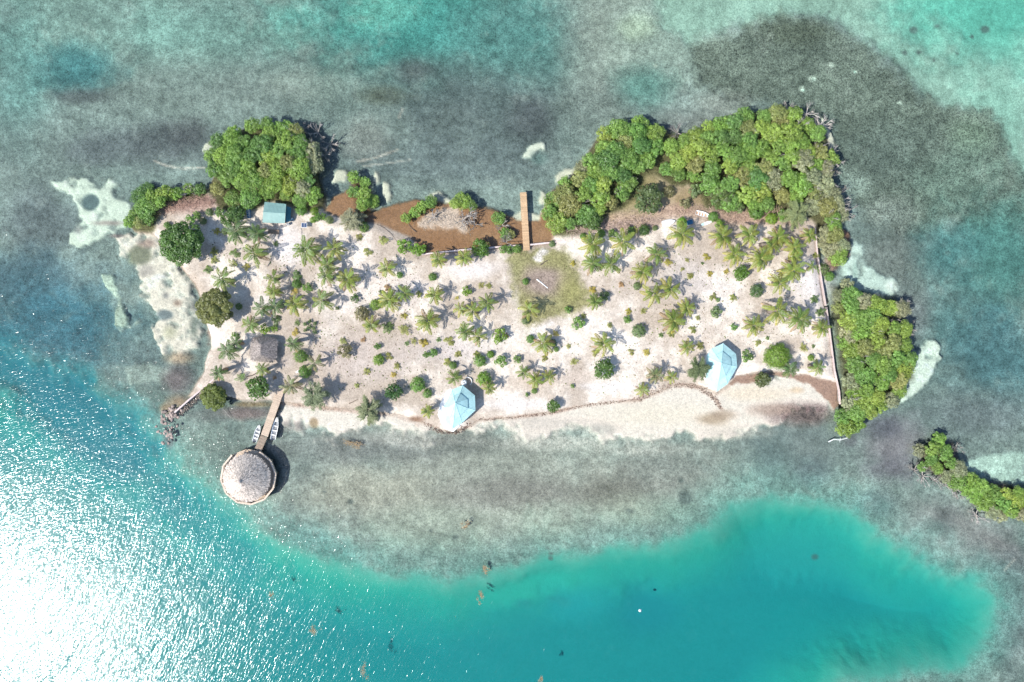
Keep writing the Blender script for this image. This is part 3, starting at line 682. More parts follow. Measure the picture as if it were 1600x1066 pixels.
for x, y, r, tone, h in ((634, 341, 9, 0, 1.8), (648, 333, 10, 0, 2.2), (660, 323, 11, 0, 2.4), (673, 315, 11, 1, 2.4), (723, 312, 13, 0, 2.5), (738, 322, 9, 1, 2), (711, 318, 9, 2, 2), (779, 341, 11, 1, 2.1), (788, 364, 9, 1, 1.8), (797, 366, 8, 4, 1.6)):
    o = plant('mangrove_tree', x, y, r, MANG[int(x) % 8], MTRUNK[int(y) % 3], h, jitter_col(MTONE[tone][0]), 'mlagoon', MTONE[tone][1], 'mangrove', 'small mangroves in the brown lagoon')
    MTREES.append((o, 'lagoon', tone, x, y))
CNAME['lagoon'] = 'row standing in the brown lagoon'

def snag_mesh(seed):
    rng = random.Random(seed); b = MB()
    b.tube([(0, 0, -.3), (.05, .03, .35)], [.05, .04], 5)
    for i in range(11):
        a = rng.uniform(0, 6.28); e = rng.uniform(.5, 1.0); zt_ = rng.uniform(.3, 1.0)
        m_ = (math.cos(a) * e * .5, math.sin(a) * e * .5, .35 + (zt_ - .35) * .4)
        tip = (math.cos(a + rng.uniform(-.3, .3)) * e, math.sin(a + rng.uniform(-.3, .3)) * e, zt_)
        b.tube([(.05, .03, .3), m_, tip], [.045, .034, .012], 4, False)
        for k in range(5):
            a2 = a + rng.uniform(-1, 1); l = rng.uniform(.2, .42); q = rng.uniform(0.3, 1)
            s_ = tuple(m_[j] + (tip[j] - m_[j]) * q for j in range(3))
            b.tube([s_, (s_[0] + math.cos(a2) * l, s_[1] + math.sin(a2) * l, s_[2] + rng.uniform(-.05, .25))], [.024, .010], 3, False)
    return b.mesh("bare_branches", M['dead'])
SNAG = [snag_mesh(i) for i in range(5)]
for i, (x, y, r) in enumerate(((512, 222, 13), (494, 204, 12), (470, 198, 10), (503, 240, 12), (486, 303, 10), (1284, 196, 15), (1262, 176, 13), (1236, 168, 12), (1302, 246, 14), (1310, 262, 10), (1296, 282, 12), (1312, 318, 14), (1330, 330, 12), (1320, 300, 9), (1262, 262, 10), (1200, 268, 8), (1060, 206, 12), (985, 285, 9), (912, 318, 10), (880, 336, 9), (1436, 738, 13), (1448, 746, 12), (1468, 754, 11), (1486, 762, 11), (1500, 770, 11), (1532, 806, 12), (1410, 480, 11), (1424, 512, 10), (1366, 470, 9), (733, 336, 13), (722, 344, 12), (742, 350, 10), (676, 338, 11), (784, 352, 9), (790, 378, 9), (296, 300, 9), (282, 296, 8), (1498, 700, 9), (1392, 500, 8), (440, 250, 6), (412, 232, 6), (462, 286, 6), (388, 268, 5), (1130, 232, 6), (1176, 210, 6), (1216, 240, 7), (1160, 288, 6), (1236, 212, 6), (1096, 246, 5), (950, 262, 6), (968, 300, 6), (1346, 560, 6), (1380, 590, 6), (1366, 520, 6), (1336, 620, 5), (1280, 228, 8), (1252, 196, 8), (1290, 262, 8), (1300, 338, 8), (1274, 300, 7), (484, 228, 9), (456, 206, 8))):
    tall = i >= 39; xx, yy, _ = W(x, y, 3.4 if tall else 1.6); o = link('dead_mangrove', None, None, (xx, yy, gz(xx, yy)), (0, 0, i * 1.7))
    link('branches', SNAG[i % 5], o, None, None, (r * S * 1.15, r * S * 1.15, 5.0 if tall else 3.0))
    reg(o, 'dead', 'bare grey dead mangrove', x, y, 'dead tree', 'dead grey mangroves')

# ------------------------------------------------------------------ single trees
for x, y, r, col, ph, h in ((286, 380, 35, (.10, .19, .038), 'broad dark green round-crowned tree on the left shore', 5.4), (339, 481, 31, (.21, .225, .068), 'broad olive round-crowned tree on the left shore', 4.4), (332, 621, 21, (.175, .22, .045), 'round olive-green tree beside the lower left sea wall', 3.6)):
    o = plant('shore_tree', x, y, r, BIGT[int(x) % 3], TRUNK[0], h, (*col, 1), 'tree', ph, 'tree', 'round trees on the left shore', 0.85); o['label'] = ph
for x, y, r, col, ph, h in ((404, 606, 18, (.10, .19, .035), 'bright leafy tree at the shore end of the lower dock', 3.2), (1012, 312, 21, (.115, .16, .055), 'grey-green tree standing in the clearing at upper right', 3.4), (1128, 306, 19, (.125, .165, .048), 'olive tree beside the clearing below the big mangrove clump', 3.2),
                            (925, 346, 15, (.10, .17, .04), 'dense green tree at the lower tip of the dock clump', 2.8), (751, 388, 14, (.11, .21, .035), 'bright green tree on the wall beside the brown lagoon', 2.6), (943, 577, 15, (.10, .18, .035), 'lobed leafy green tree on open sand left of the right house', 2.4),
                            (1191, 593, 12, (.12, .15, .045), 'small tree leaning over the brown pool', 2.2), (864, 634, 10, (.11, .20, .035), 'lone green tree on the lower beach edge', 2.0), (1157, 427, 12, (.13, .24, .035), 'bright leafy tree on open sand at upper right', 2.2), (1180, 455, 10, (.10, .17, .055), 'grey-green small tree below the bright leafy one', 1.9),
                            (616, 612, 13, (.06, .14, .03), 'dark green rounded tree beside the right beach pine', 2.4), (372, 334, 14, (.09, .17, .04), 'leafy tree left of the green-roofed hut', 2.4), (358, 344, 12, (.10, .18, .04), 'leafy shrub tree at the left of the hut yard', 2.0)):
    o = plant('leafy_tree', x, y, r, LEAFY[int(x) % 3], TRUNK[1], h, (*col, 1), 'tree', ph, 'tree', 'leafy small trees'); o['label'] = ph

# feathery beach pines
def pine_mesh(seed, n=4600):
    rng = np.random.default_rng(seed); nb = 34; V = []; t = []
    ba = rng.uniform(0, 2 * math.pi, nb); bl = rng.uniform(.55, 1.0, nb); bz = rng.uniform(.25, 1.0, nb)
    bl *= 1.1 - 0.45 * bz
    bi = rng.integers(0, nb, n); u = rng.uniform(.15, 1, n)
    P = np.column_stack([np.cos(ba[bi]) * bl[bi] * u, np.sin(ba[bi]) * bl[bi] * u, bz[bi] * 1.2 + .25 * u - .2 * u * u]) + rng.normal(size=(n, 3)) * .045
    d = np.column_stack([np.cos(ba[bi]), np.sin(ba[bi]), np.full(n, -.1)]) + rng.normal(size=(n, 3)) * np.array([.55, .55, .35])
    d /= np.linalg.norm(d, axis=1)[:, None]; side = np.cross(d, np.array([0, 0, 1.0])); side /= np.linalg.norm(side, axis=1)[:, None] + 1e-9
    l = rng.uniform(.1, .2, n)[:, None]; w = 0.013
    V = np.stack([P, P + d * l * .5 + side * w, P + d * l, P + d * l * .5 - side * w], 1).reshape(-1, 3)
    return np_mesh("needle_crown", V, np.arange(4 * n).reshape(n, 4), M['needle'], rng.uniform(.7, 1.3, n))
PINE = [pine_mesh(i) for i in range(3)]
for i, (x, y, r, col, ph, h) in enumerate(((494, 617, 27, (.20, .24, .125), 'feathery grey-green beach pine right of the lower dock', 4.6), (577, 640, 25, (.22, .25, .125), 'pale feathery beach pine on the lower shore left of the left house', 4.4), (550, 344, 22, (.30, .30, .18), 'pale feathery beach pine beside the brown lagoon', 3.6),
                                       (1088, 575, 23, (.15, .19, .085), 'feathery dark green beach pine overhanging the right house', 4.8), (1240, 335, 24, (.25, .29, .13), 'pale feathery beach pine at the edge of the big mangrove clump', 4.4), (792, 368, 10, (.25, .27, .15), 'small pale feathery shrub beside the upper dock', 2.0))):
    xx, yy, _ = W(x, y, h * .6); o = link('beach_pine', None, None, (xx, yy, gz(xx, yy)), (0, 0, i * 2.1)); Rm = r * S
    b = MB(); b.tube([(0, 0, -.2), (.1, .05, h * .5), (.05, .1, h)], [.14, .09, .03], 6)
    for k in range(9):
        a = k * 2.4; b.tube([(.08, .05, h * (.3 + .05 * k)), (math.cos(a) * Rm * .7, math.sin(a) * Rm * .7, h * (.4 + .055 * k))], [.04, .012], 4)
    b.build('trunk', M['bark'], o)
    c = link('crown', PINE[i % 3], o, (0, 0, h * .12), None, (Rm, Rm, h * .75)); c.color = (*col, 1)
    tag(o, ph, 'tree', 'feathery beach pines')

# ------------------------------------------------------------------ bushes
BTONE = {'g': ((.155, .28, .055), 'green'), 'b': ((.205, .345, .045), 'bright green'), 'd': ((.095, .18, .045), 'dark green'), 'o': ((.225, .22, .10), 'brownish olive'), 'c': ((.19, .265, .10), 'grey-green')}
BUSHES = [(416, 514, 7, 'b'), (430, 514, 5, 'b'), (366, 523, 3, 'b'), (374, 479, 5, 'd'), (464, 444, 7, 'g'), (481, 450, 7, 'g'), (556, 466, 6, 'd'), (566, 490, 11, 'o'), (587, 476, 8, 'b'), (625, 430, 5, 'g'), (632, 384, 10, 'b'), (653, 390, 10, 'b'), (676, 433, 6, 'g'),
    (492, 331, 6, 'b'), (490, 344, 5, 'b'), (497, 341, 6, 'g'), (506, 340, 5, 'g'), (515, 344, 6, 'c'), (568, 355, 8, 'g'), (471, 329, 8, 'g'), (730, 455, 7, 'b'), (781, 524, 11, 'b'), (766, 554, 5, 'g'), (821, 501, 6, 'c'), (821, 440, 5, 'g'), (887, 484, 5, 'g'), (904, 506, 8, 'g'), (829, 530, 6, 'g'),
    (863, 536, 6, 'd'), (869, 546, 4, 'g'), (944, 463, 6, 'd'), (979, 499, 6, 'g'), (911, 370, 5, 'g'), (863, 381, 5, 'c'), (995, 447, 6, 'c'), (1118, 487, 9, 'c'), (1146, 511, 5, 'g'), (998, 517, 10, 'c'), (1121, 469, 3, 'g'), (939, 365, 6, 'g'), (956, 366, 6, 'g'), (984, 361, 6, 'g'), (1006, 360, 8, 'd'),
    (1114, 339, 7, 'g'), (1065, 347, 7, 'b'), (1124, 352, 7, 'b'), (1216, 557, 19.5, 'b'), (1266, 559, 5, 'b'), (470, 557, 10, 'g'), (477, 581, 9, 'g'), (540, 550, 10, 'o'), (590, 541, 5, 'g'), (592, 562, 8, 'b'), (653, 601, 11, 'g'), (668, 615, 7, 'g'), (666, 554, 5, 'g'), (677, 551, 6, 'g'), (708, 571, 6, 'g'),
    (750, 564, 9, 'g'), (767, 554, 5, 'b'), (782, 565, 8, 'g'), (808, 561, 6, 'g'), (756, 592, 11, 'b'), (823, 617, 3, 'g'), (835, 611, 4, 'g'), (894, 603, 3, 'g'), (1165, 557, 8, 'g'), (478, 507, 3, 'd'), (485, 502, 3, 'd'), (493, 506, 3, 'd'), (484, 511, 3, 'd'), (478, 516, 3, 'c'), (491, 513, 3, 'c'), (493, 519, 3, 'c'),
    (1182, 332, 10, 'g'), (1152, 326, 9, 'c'), (1222, 338, 8, 'g'), (1205, 342, 8, 'b'), (964, 300, 8, 'o'), (1045, 300, 8, 'o'), (1070, 318, 8, 'o'), (1085, 298, 9, 'c'), (1290, 420, 9, 'c'), (1298, 432, 7, 'g'), (352, 362, 5, 'c'), (786, 390, 6, 'g'), (797, 389.5, 6, 'g'), (808, 389, 6, 'g'), (1023, 357, 4, 'c'),
    (528, 482, 3, 'd'), (300, 345, 7, 'g'), (310, 338, 6, 'g'), (318, 346, 5, 'c'), (262, 352, 5, 'g'), (328, 332, 6, 'c'), (345, 332, 7, 'g'), (1246, 330, 8, 'c')]
for i, (x, y, r, t_) in enumerate(BUSHES):
    rr = r * 1.08
    shaggy = ((i * 7 % 5 in (0, 2)) or r < 4) and r < 12
    plant('bush', x, y, rr, BIGBUSH if r > 15 else (SHRUB if shaggy else BUSH)[i % 4], TRUNK[i % 2], rr * S * (1.25 if r < 16 else 0.95), jitter_col(BTONE[t_][0]), 'bush', ('big ' if r > 12 else 'tiny ' if r < 4 else '') + BTONE[t_][1] + ' rounded bush', 'bush', 'bushes dotted over the sand', 1.0, 'foliage', 0.3)

# ------------------------------------------------------------------ coconut palms
def frond_mesh(a, b, seed, pairs=22):
    rng = np.random.default_rng(seed); V = []; F = []; t = []
    def q(u): return np.array([u * (1 - .12 * max(b, 0) * u), .05 * math.sin(u * 2.2 + seed), a * u - b * u * u])
    for i in range(8):
        u0, u1 = i / 8, (i + 1) / 8; p0, p1 = q(u0), q(u1); w0, w1 = .018 * (1.1 - u0), .018 * (1.1 - u1); o = len(V)
        V += [p0 + [0, -w0, 0], p1 + [0, -w1, 0], p1 + [0, w1, 0], p0 + [0, w0, 0]]; F.append((o, o + 1, o + 2, o + 3)); t.append(1.25)
    for i in range(pairs):
        u = .12 + .88 * (i + .5) / pairs; p = q(u); d = q(min(u + .02, 1.02)) - q(u - .02); d /= np.linalg.norm(d)
        l = .235 * math.sin(math.pi * min(.2 + .72 * u, .97)) ** .8 + .03
        for s_ in (-1, 1):
            e = np.array([0, s_, 0]) * .8 + d * .62 + np.array([0, 0, -.42]) + rng.normal(size=3) * .09; e /= np.linalg.norm(e)
            sd_ = np.cross(e, [0, 0, 1.0]); sd_ /= np.linalg.norm(sd_); w = .021; o = len(V)
            V += [p, p + e * l * .45 + sd_ * w, p + e * l, p + e * l * .45 - sd_ * w]; F.append((o, o + 1, o + 2, o + 3)); t.append(rng.uniform(.75, 1.2) * (.85 + .3 * u))
    return np_mesh("frond", np.array(V), np.array(F), M['palm'], np.array(t))
FRU = [frond_mesh(1.0, .55, i) for i in (1, 2)]; FRM = [frond_mesh(.55, .75, i) for i in (3, 4, 5)]; FRD = [frond_mesh(.22, .8, i) for i in (6, 7, 8)]
ptm = []
for k in range(3):
    b = MB(); lean = (.1, -.06, .02)[k]
    b.tube([(0, 0, -.1), (lean * .2, 0, .25), (lean * .6, .02 * k, .6), (lean, 0, 1.0)], [.15, .11, .095, .09], 7); ptm.append(b.mesh("palm_trunk", M['palm_bark'], True))
nutm = MB()
for k in range(6):
    a = k * 1.05; nutm.add([(math.cos(a) * .2 + dx, math.sin(a) * .2 + dy, -.12 + dz) for dx, dy, dz in ((.1, 0, 0), (0, .1, 0), (-.1, 0, 0), (0, -.1, 0), (0, 0, .12), (0, 0, -.12))], [(0, 1, 4), (1, 2, 4), (2, 3, 4), (3, 0, 4), (1, 0, 5), (2, 1, 5), (3, 2, 5), (0, 3, 5)])
nutm = nutm.mesh("coconuts", plain("coconut_husk", (.24, .25, .06), .6, .2, .2, 5))
PT = {'y': ((.36, .32, .075), (.15, .23, .04), 'yellow-green'), 'g': ((.25, .265, .065), (.115, .195, .04), 'green'), 'd': ((.15, .20, .06), (.075, .14, .038), 'dark green'), 'r': ((.30, .24, .13), (.13, .18, .06), 'brown-tipped')}
PALMS = [(371, 362, 17, 'd'), (402, 366, 15, 'd'), (400, 399, 18, 'g'), (352, 436, 18, 'g'), (429, 434, 13, 'g'), (427, 455, 12, 'y'), (410, 482, 18, 'd'), (432, 478, 14, 'd'), (391, 506, 14, 'g'), (358, 547, 16, 'd'), (368, 537, 12, 'd'), (343, 582, 14, 'd'), (459, 536, 14, 'd'), (491, 566, 15, 'r'), (457, 601, 15, 'r'),
    (481, 393, 19, 'g'), (520, 389, 18, 'y'), (513, 413, 16, 'g'), (512, 434, 16, 'g'), (544, 438, 19, 'y'), (462, 476, 15, 'y'), (505, 470, 18, 'g'), (608, 468, 16, 'y'), (632, 459, 14, 'g'), (679, 459, 15, 'y'), (606, 419, 14, 'y'), (687, 405, 15, 'y'), (725, 403, 15, 'y'), (580, 507, 14, 'y'), (664, 502, 19, 'y'),
    (762, 471, 17, 'g'), (742, 489, 17, 'y'), (721, 485, 12, 'y'), (725, 519, 14, 'g'), (747, 527, 13, 'y'), (826, 486, 15, 'y'), (851, 538, 16, 'y'), (942, 537, 17, 'y'), (928, 474, 12, 'g'), (925, 384, 17, 'y'), (926, 415, 15, 'g'), (956, 413, 16, 'g'), (975, 378, 18, 'y'), (1025, 396, 17, 'g'), (1003, 426, 18, 'y'),
    (1066, 369, 19, 'y'), (1126, 371, 18, 'y'), (1172, 366, 18, 'y'), (1147, 397, 18, 'y'), (1185, 402, 19, 'y'), (1201, 382, 17, 'y'), (1217, 369, 16, 'y'), (1262, 367, 13, 'y'), (1239, 387, 14, 'y'), (1239, 419, 18, 'y'), (1216, 440, 17, 'y'), (1267, 419, 11, 'g'), (1213, 486, 19, 'y'), (1253, 500, 19, 'g'), (1281, 513, 14, 'y'),
    (1021, 459, 18, 'y'), (1044, 451, 17, 'y'), (1051, 501, 17, 'y'), (1073, 481, 13, 'y'), (1177, 509, 18, 'y'), (1277, 572, 13, 'g'), (1234, 576, 13, 'd'), (1073, 542, 12, 'y'), (707, 590, 14, 'g'), (669, 644, 12, 'y'), (817, 581, 13, 'g'), (835, 592, 12, 'y'), (857, 590, 13, 'y'), (760, 605, 12, 'y'), (1021, 585, 14, 'r'), (1048, 589, 12, 'y'), (1004, 608, 12, 'y'), (411, 578, 11, 'g'), (1243, 402, 11, 'y')]
def palm(x, y, r, tn, h, leanaz):
    xx, yy, _ = W(x, y, h); g = gz(xx, yy); top = .07 * h
    o = link('coconut_palm', None, None, (xx, yy, g), (rnd.gauss(0, .05), rnd.gauss(0, .05), 0)); k = rnd.randrange(3); az = leanaz
    off = (.1, -.06, .02)[k] * h
    t = link('trunk', ptm[k], o, (-off * math.cos(az), -off * math.sin(az), 0), (0, 0, az), (h, h, h)); t.scale = (h, h * 1.0, h)
    t.scale = (max(h, 1.0) * 1.0, max(h, 1.0), h)
    nf = rnd.randint(10, 18); a0 = rnd.uniform(0, 6.28); Lf = r * S * 1.18 * rnd.uniform(.88, 1.14); oc, ic, _n = PT[tn]
    for i in range(nf):
        u = i / (nf - 1); m_ = rnd.choice(FRU if u < .22 else FRM if u < .62 else FRD)
        c = [ic[j] * (1 - u) + oc[j] * u for j in range(3)]; br = 1.0 + rnd.uniform(-.14, .14)
        if u > .8 and rnd.random() < .4: c = (.30, .21, .11)
        f = link('frond', m_, o, (0, 0, h - .02), (rnd.uniform(-.35, .35), (1 - u) * -.28 * rnd.random() + .12 * u, a0 + i * 2.39996 + rnd.uniform(-.2, .2)), Lf * (0.78 + .26 * min(u * 2, 1)) * rnd.uniform(.86, 1.06))
        f.color = (*[q_ * br * 1.12 for q_ in c], 1)
    link('coconuts', nutm, o, (0, 0, h)); return o
for x, y, r, tn in PALMS:
    h = rnd.uniform(2.6, 3.6) + (r - 12) * .17 + (0.5 if tn == 'd' else 0)
    o = palm(x, y, r, tn, h, rnd.uniform(0, 6.28))
    reg(o, 'palm', PT[tn][2] + ' coconut palm', x, y, 'palm', 'coconut palms on the sand')

def young_mesh(seed, nf=9):
    rng = random.Random(seed); Vs = []; Fs = []; ts = []; o = 0
    for i in range(nf):
        fm = (FRU + FRM)[rng.randrange(5)]
        v = np.empty(len(fm.vertices) * 3, np.float32); fm.vertices.foreach_get("co", v); v = v.reshape(-1, 3) * rng.uniform(.7, 1.05) * np.array([1, 1.5, 1])
        a = i * 2.4 + rng.uniform(-.3, .3); ca, sa = math.cos(a), math.sin(a)
        v = np.column_stack([v[:, 0] * ca - v[:, 1] * sa, v[:, 0] * sa + v[:, 1] * ca, v[:, 2]])
        f = np.array([p.vertices[:] for p in fm.polygons]); tt = np.empty(len(f), np.float32); fm.attributes["tint"].data.foreach_get("value", tt)
        Vs.append(v); Fs.append(f + o); ts.append(tt * rng.uniform(.8, 1.2)); o += len(v)
    return np_mesh("young_fronds", np.concatenate(Vs), np.concatenate(Fs), M['palm'], np.concatenate(ts))
YM = [young_mesh(i, 7 + i % 4) for i in range(6)]
stem = MB().tube([(0, 0, -.1), (.02, 0, .5), (0, 0, 1)], [.2, .13, .1], 6).mesh("stem", M['palm_bark'])
YOUNG = [(367, 396, 9, 'g'), (336, 393, 8, 'y'), (336, 407, 7, 'y'), (326, 421, 8, 'g'), (365, 412, 8, 'y'), (386, 417, 7, 'Y'), (432, 501, 9, 'g'), (339, 361, 7, 'Y'), (432, 381, 5, 'g'), (464, 432, 9, 'g'), (461, 456, 7, 'Y'), (599, 376, 9, 'y'), (575, 394, 8, 'y'), (561, 371, 7, 'y'), (606, 511, 10, 'g'), (632, 494, 6, 'Y'), (632, 516, 10, 'y'),
    (465, 505, 6, 'g'), (462, 519, 7, 'Y'), (606, 451, 7, 'r'), (595, 457, 4, 'g'), (655, 460, 6, 'y'), (752, 446, 6, 'y'), (764, 447, 6, 'y'), (702, 533, 9, 'y'), (686, 531, 5, 'g'), (716, 554, 6, 'y'), (745, 553, 6, 'y'), (868, 521, 6, 'Y'), (888, 541, 5, 'y'), (930, 551, 7, 'y'), (926, 452, 7, 'Y'), (953, 508, 5, 'y'), (895, 412, 5, 'Y'),
    (714, 466, 4, 'Y'), (1043, 410, 7, 'Y'), (1104, 402, 7, 'Y'), (1108, 428, 6, 'Y'), (1078, 431, 6, 'y'), (1097, 412, 3, 'g'), (1073, 407, 4, 'y'), (1134, 425, 5, 'Y'), (1114, 464, 7, 'y'), (1145, 466, 7, 'y'), (970, 445, 5, 'r'), (982, 487, 6, 'Y'), (1005, 486, 6, 'y'), (1090, 497, 5, 'y'), (1082, 515, 7, 'y'), (1273, 468, 8, 'g'), (1282, 489, 8, 'g'),
    (1275, 399, 6, 'y'), (1254, 543, 8, 'y'), (1270, 541, 4, 'g'), (1184, 536, 6, 'y'), (1199, 528, 4, 'g'), (1094, 540, 7, 'y'), (370, 526, 6, 'g'), (377, 590, 9, 'g'), (536, 533, 7, 'y'), (608, 557, 7, 'y'), (573, 580, 7, 'y'), (615, 585, 5, 'Y'), (662, 536, 8, 'Y'), (647, 534, 6, 'y'), (636, 537, 5, 'g'), (568, 531, 5, 'r'), (699, 567, 8, 'y'),
    (620, 572, 6, 'y'), (851, 560, 6, 'y'), (897, 565, 7, 'y'), (1010, 551, 7, 'Y'), (986, 550, 6, 'y'), (1033, 524, 5, 'g'), (1049, 523, 6, 'y'), (791, 524, 5, 'r'), (992, 360, 6, 'y'), (430, 590, 4, 'r'), (1066, 421, 4, 'y'), (558, 602, 5, 'y'), (912, 494, 5, 'y')]
YC = {'y': ((.24, .255, .06), 'yellow-green'), 'Y': ((.36, .31, .05), 'yellow'), 'g': ((.12, .19, .05), 'green'), 'r': ((.34, .23, .10), 'dry brown')}
for i, (x, y, r, tn) in enumerate(YOUNG):
    hh = r * S * .35; xx, yy, _ = W(x, y, hh + .3); o = link('young_palm', None, None, (xx, yy, gz(xx, yy)), (0, 0, i * 1.3))
    link('stem', stem, o, None, None, (r * S * .45, r * S * .45, hh)); c = link('crown', YM[i % 6], o, (0, 0, hh * .9), None, r * S * 1.1); c.color = jitter_col(YC[tn][0])
    reg(o, 'young', YC[tn][1] + ' young palm', x, y, 'young palm', 'young palms planted between the tall ones')

fr_r = random.Random(21)
for i in range(34):
    x_, y_, _r, _t = PALMS[fr_r.randrange(len(PALMS))]; x_ += fr_r.uniform(-26, 26); y_ += fr_r.uniform(-18, 26); xx, yy, _ = W(x_, y_, .5)
    if gz(xx, yy) < .35: continue
    o = link('fallen_frond', FRD[i % 3], None, (xx, yy, gz(xx, yy) + .16), (0, .33, fr_r.uniform(0, 6.28)), (fr_r.uniform(1.3, 2.0), fr_r.uniform(1.0, 1.5), .55)); o.color = (.34, .25, .15, 1)
    reg(o, 'fallen', 'dry brown fallen frond', x_, y_, 'frond', 'dry fronds fallen on the sand')

# ------------------------------------------------------------------ round thatched pavilion over the water
def thatch_roof(parent, name, height, down, outline, n, wid, ln, seed, col):
    """solid shell following height(x, y) plus overlapping thatch strips laid down the slope"""
    rng = np.random.default_rng(seed)
    b = MB(); rings = 9; N = 48
    for r in range(rings + 1):
        for k in range(N):
            x, y = outline(2 * math.pi * k / N, max(r / rings, .02)); b.v.append((x, y, height(x, y)))
    for k in range(N): x, y = outline(2 * math.pi * k / N, .97); b.v.append((x, y, height(x, y) - .28))
    for r in range(rings + 1):
        for k in range(N): b.f.append((r * N + k, (r + 1) * N + k, (r + 1) * N + (k + 1) % N, r * N + (k + 1) % N))
    base = b.build(name, M['thatch_base'], parent, True)
    P = []; F = []
    u = np.sqrt(rng.random(n)); a = rng.uniform(0, 2 * math.pi, n); V = []
    for i in range(n):
        x, y = outline(a[i], u[i] * 0.97); dx, dy = down(x, y); dl = math.hypot(dx, dy) + 1e-6; dx /= dl; dy /= dl
        j = rng.normal() * .22; dx, dy = dx * math.cos(j) - dy * math.sin(j), dx * math.sin(j) + dy * math.cos(j)
        l = ln * rng.uniform(.6, 1.25); w = wid * rng.uniform(.6, 1.3); lift = rng.uniform(.02, .07)
        x2, y2 = x + dx * l, y + dy * l
        z0 = height(x, y) + lift * .4; z1 = height(x2, y2) + lift + rng.uniform(-.01, .05)
        V += [(x - dy * w * .4, y + dx * w * .4, z0), (x + dy * w * .4, y - dx * w * .4, z0), (x2 + dy * w, y2 - dx * w, z1), (x2 - dy * w, y2 + dx * w, z1)]
    tint = rng.uniform(.4, 1.25, n)
    st = link('thatch_strips', np_mesh('thatch_strips', np.array(V), np.arange(4 * n).reshape(n, 4), M['thatch'], tint), base)
    st.color = col; st['kind'] = 'stuff'; return base
M['rail'] = plain('rail_wood', (.60, .49, .39), .8, .15, .15, 3)
M['thatch_base'] = plain("thatch_base", (.32, .28, .255), .95, .05, .35, 5, .03)

px_, py_ = 390, 744.5; pvx, pvy, _ = W(px_, py_, 1.1); DZ = 1.1; RD = 43 * S * (H - DZ) / H
pav = link('thatched_pavilion', None, None, (pvx, pvy, 0))
tag(pav, 'round pavilion with conical thatched roof on a deck over the water', 'pavilion')
NP = 12; a0 = math.radians(6)
ring = [(math.cos(a0 + i * 2 * math.pi / NP), math.sin(a0 + i * 2 * math.pi / NP)) for i in range(NP)]
MB().prism([(RD * .86 * x, RD * .86 * y) for x, y in ring], DZ - .14, DZ - .02).build('inner_deck', M['plank_pale'], pav)
for i in range(NP):
    (x0, y0), (x1, y1) = ring[i], ring[(i + 1) % NP]
    for k, (r0, r1) in enumerate(((.862, .905), (.909, .952), (.956, 1.0))):
        g_ = .004
        q = [(RD * (r0 + g_ * 0) * x0, RD * r0 * y0), (RD * r1 * x0, RD * r1 * y0), (RD * r1 * x1, RD * r1 * y1), (RD * r0 * x1, RD * r0 * y1)]
        cx_ = sum(p[0] for p in q) / 4; cy_ = sum(p[1] for p in q) / 4
        q = [(cx_ + (p[0] - cx_) * .99, cy_ + (p[1] - cy_) * .99) for p in q]
        MB().prism(q, DZ - .09, DZ + rnd.uniform(0, .012)).build('deck_board', M['plank_pale'], pav)
    mx, my = (x0 + x1) / 2 * RD * .992, (y0 + y1) / 2 * RD * .992; an = math.atan2(y1 - y0, x1 - x0); ll = math.hypot(x1 - x0, y1 - y0) * RD
    if i not in (2, 3):
        MB().box((mx, my, DZ + .86), (ll * .98, .36, .06), an).build('handrail', M['rail'], pav)
        MB().box((mx, my, DZ + .45), (ll * .97, .04, .62), an).build('rail_panel', M['plank_pale'], pav)
    MB().tube([(x0 * RD * .97, y0 * RD * .97, -1.6), (x0 * RD * .97, y0 * RD * .97, DZ + .84)], .09, 7).build('post', M['timber'], pav)
    MB().tube([(x0 * RD * .66, y0 * RD * .66, -1.6), (x0 * RD * .66, y0 * RD * .66, DZ + 2.1)], .11, 7).build('roof_post', M['timber'], pav)
RT = 34.8 * S * (H - 3) / H; ex, ey, _ = W(386, 747, 3.1); ex -= pvx; ey -= pvy
ex *= .35; ey *= .35
hc = lambda x, y: DZ + 1.95 + 3.9 * (1 - (math.hypot(x - ex, y - ey) / RT)) ** .9 if math.hypot(x - ex, y - ey) < RT else DZ + 1.95 - .55 * (math.hypot(x - ex, y - ey) - RT)
thatch_roof(pav, 'thatch_roof', hc, lambda x, y: (x - ex, y - ey), lambda a, u: (ex + math.cos(a) * RT * u, ey + math.sin(a) * RT * u), 5200, .07, .62, 5, (.68, .585, .50, 1))
MB().tube([(ex, ey, DZ + 5.7), (ex + .05, ey, DZ + 6.0)], [.42, .12], 10).build('roof_cap', M['thatch_base'], pav)

# small thatched hut
hx, hy, _ = W(412.5, 546, 2.0); hut = link('thatched_hut', None, None, (hx, hy, gz(hx, hy)), (0, 0, math.radians(-3)))
tag(hut, 'small open hut with rectangular grey thatched roof on the sand', 'hut')
HX, HY, RG = 2.6, 2.4, 1.05
dn = lambda x, y: ((abs(x) / HX) ** 5 + (max(0, abs(y) - RG) / (HY - RG)) ** 5) ** .2
hh_ = lambda x, y: 1.75 + 1.9 * (1 - dn(x, y))
def hdown(x, y):
    e = .03; return (-(hh_(x + e, y) - hh_(x - e, y)), -(hh_(x, y + e) - hh_(x, y - e)))
def hout(a, u):
    ca, sa = math.cos(a), math.sin(a); k = 1 / ((abs(ca)) ** 7 + (abs(sa)) ** 7) ** (1 / 7); return (ca * k * HX * u, sa * k * HY * u)
thatch_roof(hut, 'thatch_roof', hh_, hdown, hout, 2600, .075, .5, 9, (.34, .295, .265, 1))
for sx in (-1, 1):
    for sy in (-1, 0, 1): MB().tube([(sx * 2.2, sy * 1.95, -.2), (sx * 2.2, sy * 1.95, 1.9)], .08, 7).build('post', M['timber'], hut)
MB().box((0, 0, 1.85), (4.6, .14, .14)).build('tie_beam', M['timber'], hut)

